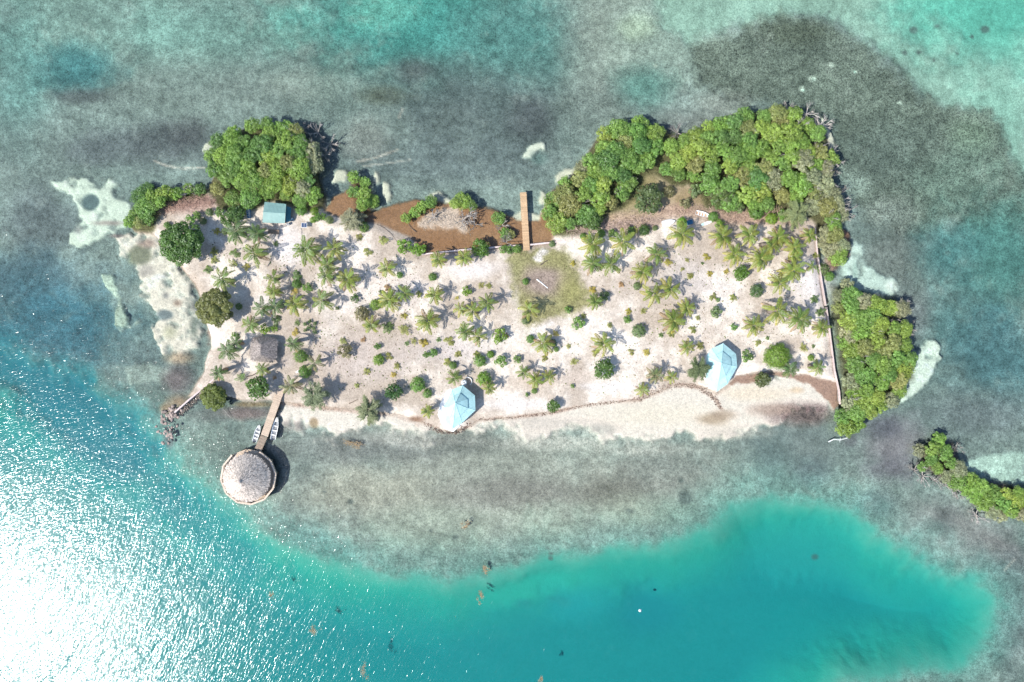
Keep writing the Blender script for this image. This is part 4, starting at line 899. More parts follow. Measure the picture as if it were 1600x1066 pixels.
# ------------------------------------------------------------------ pale blue roofed houses
def house(name, label, eave, apex, ze, zr, zp, kring):
    pts = [W(x, y, ze)[:2] for x, y in eave]; ax, ay, _ = W(*apex, zp)
    cx_ = sum(p[0] for p in pts) / len(pts); cy_ = sum(p[1] for p in pts) / len(pts); g = gz(cx_, cy_)
    o = link(name, None, None, (cx_, cy_, g)); tag(o, label, 'house', 'pale blue roofed houses')
    E = [(x - cx_, y - cy_, ze - g) for x, y in pts]; A = (ax - cx_, ay - cy_, zp - g); n = len(E)
    mx, my = A[0] * .6, A[1] * .6
    Rg = [(mx + (x - mx) * kring, my + (y - my) * kring, zr - g) for x, y, _ in E]
    Rt = [(x * 1.0, y * 1.0, z + .16) for x, y, z in Rg]
    Ro = [(mx + (x - mx) * 1.07, my + (y - my) * 1.07, z - .02) for x, y, z in Rt]
    def panel(q):
        m = len(q); return MB().add([(x, y, z) for x, y, z in q] + [(x, y, z - .07) for x, y, z in q], [tuple(range(m)), tuple(range(2 * m - 1, m - 1, -1))] + [(i, m + i, m + (i + 1) % m, (i + 1) % m) for i in range(m)])
    for i in range(n):
        j = (i + 1) % n
        panel([E[i], E[j], Rg[j], Rg[i]][::-1]).build('lower_roof_panel', M['aqua'], o)
        panel([Ro[i], Ro[j], A][::-1]).build('upper_roof_panel', M['aqua'], o)
        MB().tube([(E[i][0], E[i][1], E[i][2] + .03), (Rg[i][0], Rg[i][1], Rg[i][2] + .03)], .05, 5).build('ridge_cap', M['aqua'], o)
        MB().tube([(Ro[i][0], Ro[i][1], Ro[i][2] + .03), (A[0], A[1], A[2] + .03)], .045, 5).build('ridge_cap', M['aqua'], o)
        # seams along the slope
        sb = MB(); L0 = math.dist(E[i][:2], E[j][:2]); ns = max(2, int(L0 / .45))
        for k in range(1, ns):
            u = k / ns; p = [E[i][c] + (E[j][c] - E[i][c]) * u for c in range(3)]; q = [Rg[i][c] + (Rg[j][c] - Rg[i][c]) * u for c in range(3)]
            sb.tube([(p[0], p[1], p[2] + .012), (q[0], q[1], q[2] + .012)], .018, 4)
        sb.build('roof_seams', M['aqua'], o)['kind'] = 'stuff'
    Wl = [(x * .8, y * .8) for x, y, _ in E]
    for i in range(n):
        j = (i + 1) % n; (x0, y0), (x1, y1) = Wl[i], Wl[j]; l = math.dist(Wl[i], Wl[j]); an = math.atan2(y1 - y0, x1 - x0)
        wq = MB().box(((x0 + x1) / 2, (y0 + y1) / 2, (ze - g) / 2 - .02), (l, .14, ze - g - .1), an).build('wall', M['white'], o)
        c_ = ((x0 + x1) / 2, (y0 + y1) / 2)
        if i == n // 2: d_ = MB().box((*c_, 1.0), (.9, .2, 2.0), an).build('door', M['timber'], wq)
        elif l > 1.4:
            MB().box((*c_, 1.5), (.92, .19, 1.02), an).build('window_frame', M['white'], wq); MB().box((*c_, 1.5), (.8, .22, .9), an).build('window_pane', M['glass'], wq)
    MB().prism([(x * .93, y * .93) for x, y, _ in E], -.35, .12).build('floor_slab', M['concrete'], o)
    return o
house('blue_roof_house', 'left house with faceted pale blue metal roof at the lower shore', [(706, 609), (723, 602), (742, 618), (743, 641), (722, 661), (707, 671), (697, 664), (694, 636)], (711.5, 630), 2.9, 3.75, 5.6, .56)
house('blue_roof_house', 'right house with faceted pale blue metal roof beside the beach pine', [(1112, 545), (1130, 536.5), (1150, 553), (1152, 573), (1137, 600), (1120, 612), (1103, 596), (1104, 556)], (1127, 567), 2.9, 3.7, 5.4, .56)

# white terrace by the left house, curved white wall and tank behind it
tp = [W(x, y, .5)[:2] for x, y in ((684, 648), (688, 630), (698, 612), (705, 606), (712, 640), (718, 666), (708, 675), (694, 669))]
tag(MB().prism(tp, .2, .66).build('terrace', M['white']), 'white terrace at the left side of the left blue-roofed house', 'terrace', None, 'thing')
wx, wy, _ = W(725, 598, 1.2); tk = link('water_tank', None, None, (wx, wy, gz(wx, wy))); tag(tk, 'round white water tank behind the left blue-roofed house', 'tank')
MB().tube([(0, 0, -.1), (0, 0, 1.0), (0, 0, 1.15), (0, 0, 1.25)], [.62, .62, .5, .2], 18).build('tank_body', M['white'], tk, False); MB().tube([(0, 0, 1.25), (0, 0, 1.32)], .18, 10).build('lid', M['grey'], tk)
cw = MB()
for i in range(10):
    a, a2 = math.radians(-50 + i * 17), math.radians(-50 + (i + 1) * 17); p = W(731, 596); p2 = p
    cw.prism([(p[0] + math.cos(q) * r, p[1] + math.sin(q) * r) for q, r in ((a, .85), (a, .98), (a2, .98), (a2, .85))], .3, .95)
tag(cw.build('curved_wall', M['white']), 'low curved white wall beside the round water tank', 'wall', None, 'thing')

# ------------------------------------------------------------------ green roofed hut
ze = 2.5; cs = [W(x, y, ze) for x, y in ((413.6, 315.5), (447, 319), (445, 349), (410, 348))]; gxm = sum(c[0] for c in cs) / 4; gym = sum(c[1] for c in cs) / 4; g0 = gz(gxm, gym)
gh = link('green_roof_hut', None, None, (gxm, gym, g0)); tag(gh, 'hut with ribbed green gable roof below the left mangrove clump', 'hut')
loc_ = lambda x, y, z: (W(x, y, z)[0] - gxm, W(x, y, z)[1] - gym, z - g0)
rl, rr_ = loc_(411.2, 331.5, 3.4), loc_(446, 333.5, 3.4)
c4 = [(c[0] - gxm, c[1] - gym, ze - g0) for c in cs]
for nm, q in (('back_roof_slope', [c4[0], c4[1], rr_, rl]), ('front_roof_slope', [rl, rr_, c4[2], c4[3]])):
    q = q[::-1]; sl = MB().add(q + [(x, y, z - .06) for x, y, z in q], [(0, 1, 2, 3), (7, 6, 5, 4), (0, 4, 5, 1), (1, 5, 6, 2), (2, 6, 7, 3), (3, 7, 4, 0)]).build(nm, M['green_roof'], gh)
    ribs = MB()
    for k in range(1, 16):
        u = k / 16; a_ = [q[0][c] + (q[1][c] - q[0][c]) * u for c in range(3)]; b_ = [q[3][c] + (q[2][c] - q[3][c]) * u for c in range(3)]
        ribs.tube([(a_[0], a_[1], a_[2] + .012), (b_[0], b_[1], b_[2] + .012)], .022, 4)
    ribs.build('roof_ribs', M['green_roof'], sl)['kind'] = 'stuff'
MB().tube([(rl[0], rl[1], rl[2] + .03), (rr_[0], rr_[1], rr_[2] + .03)], .07, 6).build('ridge_cap', M['green_roof'], gh)
cxw = sum(c[0] for c in c4) / 4; cyw = sum(c[1] for c in c4) / 4
wl_ = MB().box((cxw, cyw, (ze - g0) / 2 - .08), (4.0, 3.5, ze - g0 - .1), -.06).build('wall', M['timber'], gh)
MB().box((cxw + .6, cyw - 1.76, .95), (.85, .08, 1.9), -.06).build('door', M['grey'], gh)
w_ = MB().box((cxw - 1.0, cyw - 1.76, 1.4), (.8, .08, .7), -.06).build('window', M['white'], gh); MB().box((cxw - 1.0, cyw - 1.79, 1.4), (.66, .06, .56), -.06).build('pane', M['glass'], w_)
lt = [loc_(447.5, 322, 2.1), loc_(455, 325, 1.7), loc_(453.5, 346, 1.7), loc_(446, 347.5, 2.1)][::-1]
MB().add(lt + [(x, y, z - .05) for x, y, z in lt], [(0, 1, 2, 3), (7, 6, 5, 4), (0, 4, 5, 1), (1, 5, 6, 2), (2, 6, 7, 3), (3, 7, 4, 0)]).build('lean_to_roof', plain("teal_sheet", (.05, .16, .20), .6, .3, .25, 2), gh)
for x, y in ((454.5, 326.5), (453, 345)): p = loc_(x, y, .5); MB().tube([(p[0], p[1], -.2), (p[0], p[1], 1.1)], .05, 6).build('lean_to_post', M['timber'], gh)
def barrel(x, y, r, h, mat, label):
    xx, yy, _ = W(x, y, h); o = link('barrel', None, None, (xx, yy, gz(xx, yy))); MB().tube([(0, 0, -.05), (0, 0, h * .5), (0, 0, h)], [r * .92, r, r * .92], 14).build('drum', mat, o)
    MB().tube([(0, 0, h), (0, 0, h + .03)], r * .8, 14).build('lid', M['grey'], o); tag(o, label, 'barrel')
barrel(456, 342, .32, .9, M['blue'], 'blue barrel at the right end of the green-roofed hut'); barrel(450.5, 350.5, .3, .8, M['white'], 'white barrel at the front right corner of the green-roofed hut')
# solar panel, pole, rack
sx_, sy_, _ = W(476, 352.5, 1.3); so = link('solar_panel', None, None, (sx_, sy_, gz(sx_, sy_)), (0, 0, -.04)); tag(so, 'small solar panel on a post right of the green-roofed hut', 'solar panel')
fr_ = MB().box((0, 0, 1.1), (1.25, 1.05, .05)).build('frame', M['white'], so)
for i in (-1, 1): MB().box((i * .29, 0, 1.135), (.52, .92, .03)).build('cell_panel', M['cell'], so)
MB().tube([(0, 0, -.3), (0, 0, 1.08)], .05, 7).build('post', M['grey'], so)
def log(name, pts, r, mat, label, cat='log', z=.08, stubs=0):
    P_ = []
    for x, y in pts:
        xx, yy, _ = W(x, y, .5); P_.append((xx, yy, max(gz(xx, yy), -.02) + z))
    b = MB().tube(P_, [r * (1 - .5 * i / (len(P_) - 1)) for i in range(len(P_))], 7)
    for k in range(stubs):
        i = rnd.randrange(1, len(P_)); a = rnd.uniform(0, 6.28); p = P_[i]; b.tube([p, (p[0] + math.cos(a) * .6, p[1] + math.sin(a) * .6, p[2] + .25)], [r * .4, r * .12], 5)
    return tag(b.build(name, mat), label, cat)
log('timber_pole', [(471, 351), (471.6, 366), (472.6, 383)], .07, M['dead'], 'long pale pole lying on the sand right of the hut', 'pole')
log('driftwood_log', [(838.5, 436.5), (847, 443), (856, 450.5)], .16, M['white'], 'pale straight log lying on the grass patch')
log('driftwood_log', [(845, 414), (850, 410), (856, 407)], .14, M['bark'], 'dark log at the upper edge of the grass patch')
log('driftwood_log', [(545, 631), (552, 628), (559, 624)], .09, M['bark'], 'thin dark stick above the shore between the two beach pines')
log('driftwood_log', [(385, 589), (394, 587), (401, 583), (408, 578)], .12, M['bark'], 'curved fallen trunk above the leafy tree near the lower dock')
log('driftwood_log', [(1296, 691), (1304, 687), (1314, 688), (1326, 685)], .13, M['white'], 'bleached branch in the water at the lower tip of the east mangroves', z=.06, stubs=3)
log('driftwood_log', [(348, 640), (354, 647), (359, 653)], .07, M['dead'], 'pale stick in the shallows left of the lower dock', z=.05)
log('driftwood_log', [(650, 362), (642, 356), (634, 345)], .07, M['bark'], 'dark branch on the sand edge of the brown lagoon', stubs=2)
log('driftwood_log', [(588, 350), (600, 356), (612, 366), (622, 380)], .06, M['bark'], 'long thin dark branch across the sand left of the lagoon')
tx, ty, _ = W(429, 363, .6); tb = link('plank_table', None, None, (tx, ty, gz(tx, ty)), (0, 0, -.05)); tag(tb, 'dark plank table on the sand below the green-roofed hut', 'table')
for i in range(4): MB().box((0, -.36 + i * .24, .72), (2.4, .2, .05)).build('plank', M['timber'], tb)
for sx2 in (-1, 1):
    for sy2 in (-1, 1): MB().box((sx2 * 1.05, sy2 * .38, .33), (.08, .08, .72)).build('leg', M['timber'], tb)

# ------------------------------------------------------------------ docks
def dock(name, label, path, width, z, mat, matname='plank'):
    P_ = [W(x, y, z)[:2] for x, y in path]; o = link(name, None, None, (P_[0][0], P_[0][1], 0)); tag(o, label, 'dock', 'wooden docks')
    pm = MB().box((0, 0, 0), (.135, width, .045)).mesh('plank', mat); acc = []; ox, oy = P_[0]
    for (ax, ay), (bx, by) in zip(P_[:-1], P_[1:]):
        L_ = math.dist((ax, ay), (bx, by)); an = math.atan2(by - ay, bx - ax); n = int(L_ / .155)
        for k in range(n):
            u = (k + .5) / n
            link('plank', pm, o, (ax + (bx - ax) * u - ox + rnd.uniform(-.015, .015), ay + (by - ay) * u - oy + rnd.uniform(-.015, .015), z + rnd.uniform(-.006, .006)), (0, rnd.uniform(-.01, .01), an + rnd.uniform(-.012, .012)))
        for s_ in (-1, 0, 1):
            MB().box(((ax + bx) / 2 - ox - math.sin(an) * s_ * width * .42, (ay + by) / 2 - oy + math.cos(an) * s_ * width * .42, z - .11), (L_, .08, .15), an).build('stringer', M['timber'], o)
        for k in range(int(L_ / 2.2) + 1):
            u = min((k * 2.2 + .3) / L_, .98)
            for s_ in (-1, 1):
                x_, y_ = ax + (bx - ax) * u - ox - math.sin(an) * s_ * width * .47, ay + (by - ay) * u - oy + math.cos(an) * s_ * width * .47
                MB().tube([(x_, y_, min(gz(x_ + ox, y_ + oy), 0) - .5), (x_, y_, z - .03)], .07, 6).build('pile', M['timber'], o)
    return o
dock('wooden_dock', 'straight tan plank dock at the upper shore by the brown lagoon', [(817.4, 300.5), (822.8, 391.5)], 1.42, .85, M['plank'])
dock('wooden_dock', 'pale plank dock from the lower beach to the round pavilion', [(441, 604), (434, 622), (424, 650), (413, 681)], 1.6, .95, M['plank_pale'])
dock('wooden_dock', 'weathered plank bridge between the pale dock and the round pavilion', [(412.6, 682), (403, 703)], 1.55, .93, plain("grey_plank", (.30, .235, .18), .85, .15, .22, 3, .004, (1, 8, 1)))

# ------------------------------------------------------------------ boats
def boat(px, py, L_, Wd, heading, label, hullmat, motor=True, z=0.0, upturned=False, inner='grey', name='boat'):
    xx, yy, _ = W(px, py, .4); o = link(name, None, None, (xx, yy, z), (math.pi if upturned else 0, 0, heading)); tag(o, label, 'boat')
    n = 11; hull = MB(); fl = MB(); gw = MB(); st = []
    for i in range(n):
        t_ = i / (n - 1); x = -L_ / 2 + L_ * t_
        w = Wd / 2 * (.84 + .16 * math.sin(min(t_ / .5, 1) * math.pi / 2)) * (1 if t_ < .5 else math.cos((t_ - .5) / .5 * math.pi / 2 * .985) ** .62)
        st.append((x, w, .5 + .16 * t_ * t_))
    for x, w, h in st: hull.v += [(x, -w, h), (x, -w * .74, .0), (x, 0, -.14), (x, w * .74, .0), (x, w, h)]
    for i in range(n - 1):
        for k in range(4): hull.f.append((i * 5 + k, i * 5 + k + 1, i * 5 + 6 + k, i * 5 + 5 + k))
    hull.f.append((4, 3, 2, 1, 0))
    o2 = len(hull.v)
    for x, w, h in st: hull.v += [(x, -max(w - .07, .01), h), (x, -max(w * .7 - .05, .005), .14), (x, max(w * .7 - .05, .005), .14), (x, max(w - .07, .01), h)]
    for i in range(n - 1):
        for k in range(3):
            if k == 1: continue
            a = o2 + i * 4 + k; hull.f.append((a, a + 4, a + 5, a + 1))
        hull.f += [(i * 5, i * 5 + 5, o2 + i * 4 + 4, o2 + i * 4), (o2 + i * 4 + 3, o2 + i * 4 + 7, i * 5 + 9, i * 5 + 4)]
    hull.build('hull', hullmat, o)
    for x, w, h in st: fl.v += [(x, -max(w * .7 - .05, .005), .142), (x, max(w * .7 - .05, .005), .142)]
    for i in range(n - 1): fl.f.append((2 * i, 2 * i + 1, 2 * i + 3, 2 * i + 2))
    fl.build('floor', M[inner], o)
    for t_ in (.2, .45, .68):
        i = int(t_ * (n - 1)); x, w, h = st[i]; MB().box((x, 0, .36), (.26, 2 * (w - .09), .045)).build('seat', M['white'], o)
    MB().box((L_ * .36, 0, .5), (L_ * .14, Wd * .42, .05)).build('bow_deck', M['white'], o)
    if motor:
        m_ = MB().box((-L_ / 2 - .16, 0, .62), (.34, .26, .34), 0, .8).build('outboard_motor', M['dark'], o)
        MB().box((-L_ / 2 - .1, 0, .1), (.12, .1, .9)).build('motor_leg', M['dark'], m_)
    return o
boat(401.8, 677, 3.9, 1.15, math.atan2(691 - 665, 397.5 - 406) * -1 + math.pi, 'small white open boat moored left of the lower dock', M['white'])
boat(429.8, 669.5, 5.0, 1.3, math.atan2(-(652.5 - 688), 433 - 425.6), 'longer white open boat moored right of the lower dock', M['white'])
boat(390, 332, 2.5, .85, math.radians(96), 'small blue boat on the sand left of the green-roofed hut', M['blue'], False, .5, inner='white')
boat(1044, 348, 2.9, 1.5, math.radians(12), 'upturned white dinghy on the ground by the upper right clearing', M['white'], False, 1.0, True)
boat(1097, 335.5, 3.1, 1.1, math.radians(-16), 'white skiff with orange inside on the ground below the big mangroves', M['white'], False, .55, inner='rust')
bx_, by_, _ = W(1104, 349, .5); bo = link('surfboard', None, None, (bx_, by_, gz(bx_, by_) + .12), (0, .03, math.radians(18))); tag(bo, 'long white and pale blue board lying beside the white skiff', 'board')
q = [(1.35 * math.cos(a) * (1), .33 * math.sin(a) * (1 - .2 * math.cos(a))) for a in [k * 2 * math.pi / 20 for k in range(20)]]
MB().prism(q, -.05, .04).build('deck', M['white'], bo); MB().prism([(x * .3 - .85, y * .8) for x, y in q], .041, .05).build('tail_pad', M['aqua'], bo)
cx2, cy2, _ = W(1077, 348, .5); cr = link('blue_crate', None, None, (cx2, cy2, gz(cx2, cy2)), (0, 0, .3)); tag(cr, 'blue crate on the ground beside the upturned white dinghy', 'crate')
MB().box((0, 0, .06), (1.2, .9, .12)).build('base', M['blue'], cr)
for p_, s_ in (((-.58, 0, .35), (.05, .9, .5)), ((.58, 0, .35), (.05, .9, .5)), ((0, .43, .35), (1.1, .05, .5)), ((0, -.43, .35), (1.1, .05, .5))): MB().box(p_, s_).build('side', M['blue'], cr)
kx, ky, _ = W(466, 581, .3); ch = link('cooler_box', None, None, (kx, ky, gz(kx, ky)), (0, 0, .5)); tag(ch, 'small blue cooler box left of a round bush near the lower dock', 'cooler')
MB().box((0, 0, .2), (.6, .4, .42), 0, 1.04).build('body', M['blue'], ch); MB().box((0, 0, .45), (.64, .44, .08)).build('lid', M['white'], ch)
ux, uy, _ = W(1000, 954, .1); bu = link('mooring_buoy', None, None, (ux, uy, 0)); tag(bu, 'small white mooring buoy floating in the turquoise basin', 'buoy')
MB().tube([(0, 0, -.25), (0, 0, -.12), (0, 0, .08), (0, 0, .24), (0, 0, .32)], [.08, .28, .34, .24, .08], 12).build('float', M['white'], bu, True); MB().tube([(0, 0, .3), (0, 0, .42)], .04, 6).build('eye', M['grey'], bu)

# ------------------------------------------------------------------ sea walls
def seawall(label, path, thick, z0, z1, mat='wallconc'):
    p0 = W(*path[0], z1); o = link('sea_wall', None, None, (p0[0], p0[1], 0)); tag(o, label, 'wall', 'low concrete sea walls', 'thing')
    for a, b_ in zip(path[:-1], path[1:]):
        A_, B_ = W(*a, z1), W(*b_, z1); L_ = math.dist(A_[:2], B_[:2]); an = math.atan2(B_[1] - A_[1], B_[0] - A_[0]); n = max(1, round(L_ / 3))
        for k in range(n):
            u = (k + .5) / n; MB().box((A_[0] + (B_[0] - A_[0]) * u - p0[0], A_[1] + (B_[1] - A_[1]) * u - p0[1], (z0 + z1) / 2 + rnd.uniform(-.02, .02)), (L_ / n - .02, thick * rnd.uniform(.94, 1.06), z1 - z0), an).build('wall_segment', M[mat], o)
    return o
seawall('pinkish concrete sea wall along the brown lagoon', [(658, 398), (672, 396), (738, 389), (812, 383.5)], .32, -.5, .66)
seawall('short sea wall right of the upper dock', [(828, 382.5), (862, 379), (884, 375)], .32, -.5, .66)
seawall('long white sea wall along the right side of the sand', [(1274, 356), (1278, 398), (1286, 448), (1291, 478)], .17, -.5, .6, 'wallconc')
seawall('lower white sea wall between the sand and the east mangroves', [(1292, 480), (1298, 525), (1305, 580), (1312, 612), (1313.5, 632)], .17, -.5, .6, 'wallconc')
seawall('slanting sea wall running out from the lower left corner', [(336, 591), (318, 606), (296, 624), (272, 645)], .34, -.6, .62)

# ------------------------------------------------------------------ rocks
def rock_mesh(seed):
    rng = np.random.default_rng(seed); V_ = []; F_ = []; nu, nv = 7, 4
    V_.append((0, 0, -.6))
    for j in range(1, nv):
        for i in range(nu):
            a = 2 * math.pi * i / nu + rng.uniform(-.2, .2); e = -math.pi / 2 + math.pi * j / nv; r = rng.uniform(.75, 1.1)
            V_.append((math.cos(a) * math.cos(e) * r, math.sin(a) * math.cos(e) * r * .8, math.sin(e) * r * .65))
    V_.append((0, 0, .55)); t_ = len(V_) - 1
    for i in range(nu):
        k = (i + 1) % nu; F_.append((0, 1 + k, 1 + i)); F_.append((t_, t_ - nu + i, t_ - nu + k))
        for j in range(nv - 2): F_.append((1 + j * nu + i, 1 + j * nu + k, 1 + (j + 1) * nu + k, 1 + (j + 1) * nu + i))
    b = MB(); b.add(V_, F_); return b.mesh('rock', M['rock'])
ROCK = [rock_mesh(i) for i in range(5)]; rr2 = random.Random(5); pts = []
while len(pts) < 46:
    t_ = rr2.random(); x = 256 + t_ * 22 + rr2.gauss(0, 6); y = 664 - t_ * 26 + rr2.gauss(0, 7)
    if rr2.random() < .25: x, y = 256 + rr2.gauss(0, 4) + 8 * rr2.random(), 680 + rr2.gauss(0, 7)
    s_ = rr2.uniform(2.0, 4.6)
    if all((x - a) ** 2 + (y - b_) ** 2 > (2.6) ** 2 for a, b_, _ in pts): pts.append((x, y, s_))
for i, (x, y, s_) in enumerate(pts):
    xx, yy, _ = W(x, y, .1); o = link('rock', ROCK[i % 5], None, (xx, yy, max(gz(xx, yy), -.15) + .06), (rr2.uniform(-.3, .3), rr2.uniform(-.3, .3), rr2.uniform(0, 6)), s_ * S * .9)
    reg(o, 'rock', 'brown rock in the rubble heap ending the slanting sea wall', x, y, 'rock', 'rubble at the end of the slanting wall')
# rubble and twigs too small to tell apart
def scatter(name, label, cat, pathpts, width, n, size, mat, col, kindmesh='rock', seed=1):
    rng = np.random.default_rng(seed); Vs = []; Fs = []; ts = []; o_ = 0
    seg = np.array(pathpts, float); d_ = np.r_[0, np.cumsum(np.hypot(*np.diff(seg, axis=0).T))]
    for i in range(n):
        u = rng.uniform(0, d_[-1]); x = np.interp(u, d_, seg[:, 0]) + rng.normal() * width; y = np.interp(u, d_, seg[:, 1]) + rng.normal() * width
        xx, yy, _ = W(x, y, .3); z = max(gz(xx, yy), -.2); s_ = size * rng.uniform(.5, 1.4); a = rng.uniform(0, 6.28)
        if kindmesh == 'rock':
            c = np.array([[1, 0, 0], [0, .8, 0], [-1, 0, 0], [0, -.8, 0], [0, 0, .6], [0, 0, -.5]]) * rng.uniform(.7, 1.2, (6, 1)); f = [(0, 1, 4), (1, 2, 4), (2, 3, 4), (3, 0, 4), (1, 0, 5), (2, 1, 5), (3, 2, 5), (0, 3, 5)]
        elif kindmesh == 'blade':
            c = np.array([[-.12, 0, 0], [.12, 0, 0], [rng.normal() * .5, rng.normal() * .5, 1.0]]); f = [(0, 1, 2)]
        else:
            c = np.array([[-1, -.05, .02], [1, -.04, .02 + rng.uniform(0, .3)], [1, .04, .05 + rng.uniform(0, .3)], [-1, .05, .05]]); f = [(0, 1, 2), (0, 2, 3)]
        ca, sa = math.cos(a), math.sin(a); c = c * s_
        Vs.append(np.column_stack([c[:, 0] * ca - c[:, 1] * sa + xx, c[:, 0] * sa + c[:, 1] * ca + yy, c[:, 2] + z + .02])); Fs.append(np.array(f) + o_); ts += [rng.uniform(.6, 1.35)] * len(f); o_ += len(c)
    o = link(name, np_mesh(name, np.concatenate(Vs), np.concatenate(Fs), M[mat], np.array(ts))); o.color = (*col, 1); tag(o, label, cat, None, 'stuff'); return o
scatter('shore_rubble', 'line of small brown stones along the lower right beach', 'stones', [(992, 627), (1010, 618), (1036, 605), (1062, 601), (1090, 605), (1112, 618), (1126, 636)], 2.6, 330, .17, 'twig', (.34, .26, .21), seed=3)
scatter('shore_rubble', 'small stones and wrack along the lower middle beach', 'stones', [(750, 656), (800, 653), (860, 646), (920, 633), (985, 626)], 1.4, 260, .13, 'twig', (.26, .18, .14), seed=4)
scatter('shore_rubble', 'small stones along the foot of the left house terrace', 'stones', [(664, 662), (690, 676), (712, 677), (736, 662)], 2.0, 200, .16, 'twig', (.28, .20, .16), seed=6)
scatter('shore_rubble', 'stones scattered along the inside of the slanting sea wall', 'stones', [(338, 598), (318, 614), (296, 632), (280, 648)], 1.8, 170, .2, 'twig', (.30, .235, .20), seed=8)
scatter('brushwood', 'pinkish heap of cut twigs above the palms at upper right', 'twigs', [(890, 362), (930, 358), (980, 352), (1030, 346)], 6, 1000, .5, 'twig', (.42, .32, .27), 'twig', 9)
scatter('brushwood', 'dry reddish twigs below the big mangrove clump', 'twigs', [(1060, 328), (1110, 335), (1160, 340), (1215, 336), (1250, 348)], 6, 900, .5, 'twig', (.40, .29, .23), 'twig', 10)
scatter('brushwood', 'dry twigs below the far left mangroves', 'twigs', [(250, 330), (280, 318), (318, 312), (336, 316)], 5, 700, .45, 'twig', (.36, .24, .19), 'twig', 12)
scatter('mangrove_roots', 'tangle of pale bare roots on the lagoon sand bank', 'roots', [(660, 350), (690, 335), (720, 345), (740, 358)], 7, 220, .4, 'twig', (.46, .40, .32), 'twig', 13)
scatter('grass', 'thin olive grass around the worn patch below the upper dock', 'grass', [(806, 398), (850, 396), (886, 400), (905, 450), (895, 480), (850, 498), (822, 505), (808, 470), (802, 430)], 9, 5200, .16, 'grass', (.19, .24, .06), 'blade', 14)
scatter('grass', 'olive grass in the clearing among the upper right mangroves', 'grass', [(950, 330), (990, 300), (1040, 290), (1090, 308), (1110, 318), (1060, 325)], 11, 3600, .18, 'grass', (.20, .22, .065), 'blade', 15)
scatter('leaf_litter', 'small dry leaves and husks strewn over the left half of the sand', 'litter', [(340, 400), (470, 420), (640, 440), (640, 520), (480, 540), (560, 600), (700, 560), (780, 540)], 26, 700, .11, 'twig', (.20, .14, .09), 'rock', 16)
scatter('leaf_litter', 'small dry leaves and husks strewn over the right half of the sand', 'litter', [(930, 430), (1100, 420), (1230, 410), (1240, 520), (1100, 500), (960, 560), (860, 600)], 28, 640, .11, 'twig', (.20, .14, .09), 'rock', 17)

scatter('ground_weeds', 'tiny green weeds dotted over the left half of the sand', 'weeds', [(345, 390), (470, 430), (640, 440), (640, 520), (480, 530), (560, 600), (700, 560), (780, 560)], 24, 420, .15, 'grass', (.17, .24, .06), 'rock', 26)
scatter('ground_weeds', 'tiny green weeds dotted over the right half of the sand', 'weeds', [(930, 430), (1100, 420), (1230, 420), (1240, 520), (1100, 490), (960, 550), (870, 600)], 26, 380, .15, 'grass', (.19, .25, .06), 'rock', 27)

# ------------------------------------------------------------------ floating weed
def weed(x, y, rx, ry, rot, n, label, seed):
    rng = np.random.default_rng(seed); xx, yy, _ = W(x, y); rx *= S; ry *= S
    c = rng.normal(size=(7, 2)) * .42; li = rng.integers(0, 7, n); p = c[li] + rng.normal(size=(n, 2)) * .2
    ca, sa = math.cos(rot), math.sin(rot); P = np.column_stack([(p[:, 0] * rx) * ca - (p[:, 1] * ry) * sa, (p[:, 0] * rx) * sa + (p[:, 1] * ry) * ca, rng.uniform(.005, .05, n)])
    N = rng.normal(size=(n, 3)) * .35 + np.array([0, 0, 1]); N /= np.linalg.norm(N, axis=1)[:, None]
    V, F, t_ = leaf_quads(P, N, .11, .5, rng, rng.uniform(.6, 1.4, n)); o = link('floating_seaweed', np_mesh('floating_seaweed', V, F, M['weed'], t_), None, (xx, yy, 0.01)); o.color = (.30, .205, .10, 1); tag(o, label, 'seaweed', 'floating seaweed mats', 'stuff')
for i, a in enumerate(((552, 695, 18, 6, -.25, 420, 'brown seaweed mat floating just off the lower left beach'), (728, 820, 9, 5, .9, 200, 'small seaweed clump on the pale flats above the basin edge'), (760, 886, 7, 10, .1, 240, 'seaweed clump drifting at the edge of the turquoise basin'), (750, 935, 6, 9, .2, 200, 'rusty seaweed clump drifting inside the turquoise basin'),
                       (492, 985, 9, 12, -.5, 240, 'pale seaweed clump among the sun glints at lower left'), (569, 1050, 7, 14, .1, 230, 'seaweed streak near the bottom edge left of centre'), (845, 1060, 5, 5, 0, 110, 'tiny seaweed clump at the bottom edge near the centre'), (424, 930, 5, 8, 0, 110, 'small seaweed streak in the glints below the round pavilion'))):
    weed(*a[:5], int(a[5] * .85), a[6], 60 + i)

# ------------------------------------------------------------------ labels by place
MARKS = [((429, 332), 'the green-roofed hut'), ((412, 545), 'the small thatched hut'), ((820, 350), 'the upper dock'), ((718, 637), 'the left blue-roofed house'), ((1128, 575), 'the right blue-roofed house'), ((855, 455), 'the grass patch'),
         ((286, 380), 'the dark round shore tree'), ((339, 481), 'the olive round shore tree'), ((494, 617), 'the beach pine by the dock'), ((577, 640), 'the beach pine on the beach'), ((700, 372), 'the brown lagoon'), ((1044, 348), 'the upturned dinghy'), ((1097, 336), 'the white skiff'),
         ((1157, 427), 'the bright leafy tree'), ((1216, 558), 'the biggest round bush'), ((943, 577), 'the lobed leafy tree'), ((1240, 335), 'the upper right beach pine'), ((781, 524), 'the round bush below the grass'), ((566, 490), 'the larger brownish bush'), ((540, 550), 'the lower brownish bush'), ((653, 601), 'the bush left of the house'), ((1465, 570), 'the long sand bar'), ((1435, 740), 'the islet')]
SECT = ['right of', 'above right of', 'above', 'above left of', 'left of', 'below left of', 'below', 'below right of']
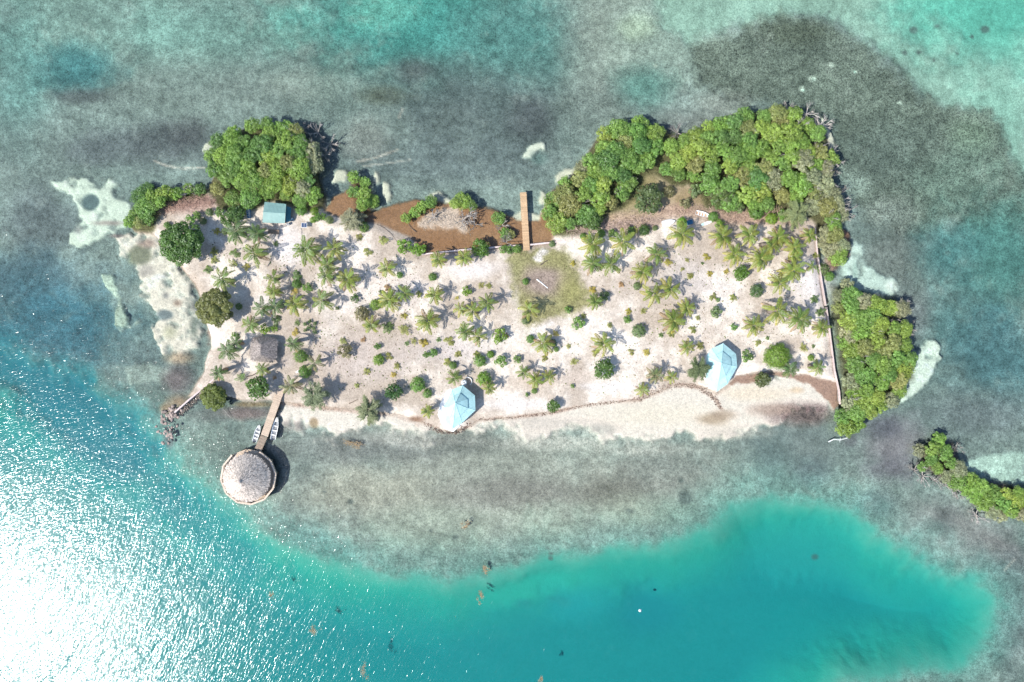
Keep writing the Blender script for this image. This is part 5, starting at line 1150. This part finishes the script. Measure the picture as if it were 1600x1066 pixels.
ORD = ['nearest', 'second nearest', 'third nearest', 'fourth nearest', 'fifth nearest', 'sixth nearest', 'seventh nearest', 'eighth nearest', 'ninth nearest', 'tenth nearest'] + ['%dth nearest' % i for i in range(11, 60)]
def sector(x, y, m): return int(round(math.atan2(m[1] - y, x - m[0]) / (math.pi / 4))) % 8
for o, cls, ph, x, y in REG:
    if cls[0] == 'm' or 'label' in o or cls == 'tree': continue
    if cls == 'rock': continue
    best = None
    for (m, nm) in MARKS:
        d = math.hypot(x - m[0], y - m[1])
        if d < 3: continue
        s_ = sector(x, y, m)
        k = sum(1 for _, c2, _, x2, y2 in REG if c2 == cls and math.hypot(x2 - m[0], y2 - m[1]) >= 3 and sector(x2, y2, m) == s_ and math.hypot(x2 - m[0], y2 - m[1]) < d)
        sc_ = d * (1 + .35 * k)
        if best is None or sc_ < best[0]: best = (sc_, k, SECT[s_], nm)
    o['label'] = ph + ', the ' + ORD[best[1]] + (' one ' if len((ph + best[2] + best[3] + ORD[best[1]]).split()) < 11 else ' ') + best[2] + ' ' + best[3]
for o, cls, ph, x, y in REG:
    if cls == 'bush' and (x, y) == (1216, 557): o['label'] = 'biggest round bright green bush, right of the right blue-roofed house'
rk = sorted([r for r in REG if r[1] == 'rock'], key=lambda r: r[3])
for i, r in enumerate(rk): r[0]['label'] = ('leftmost' if i == 0 else 'rightmost' if i == len(rk) - 1 else '%s from the left' % (['', 'second', 'third', 'fourth', 'fifth', 'sixth', 'seventh', 'eighth', 'ninth', 'tenth'][i] if i < 10 else '%dth' % (i + 1))) + ' brown rock in the heap ending the slanting sea wall'
NUM = ['', 'second ', 'third ', 'fourth ', 'fifth ', 'sixth ', 'seventh ', 'eighth ', 'ninth ', 'tenth ', '11th ', '12th ', '13th ', '14th ', '15th ', '16th ', '17th ', '18th ', '19th ', '20th '] + ['%dth ' % i for i in range(21, 60)]
groups = {}
for o, key, tone, x, y in MTREES: groups.setdefault((key, tone), []).append((x, y, o))
for (key, tone), L_ in groups.items():
    L_.sort(key=lambda q: q[0])
    for i, (x, y, o) in enumerate(L_):
        if i < (len(L_) + 1) // 2: w = NUM[i] + 'leftmost' if i == 0 else NUM[i] + 'from the left'
        else: j = len(L_) - 1 - i; w = 'rightmost' if j == 0 else NUM[j] + 'from the right'
        o['label'] = (w.split(' from')[0] + ' ' if 'most' in w or 'from' in w else '') + MTONE[tone][1] + ' mangrove' + (' from' + w.split(' from')[1] if ' from' in w else '') + ' in the ' + CNAME[key]
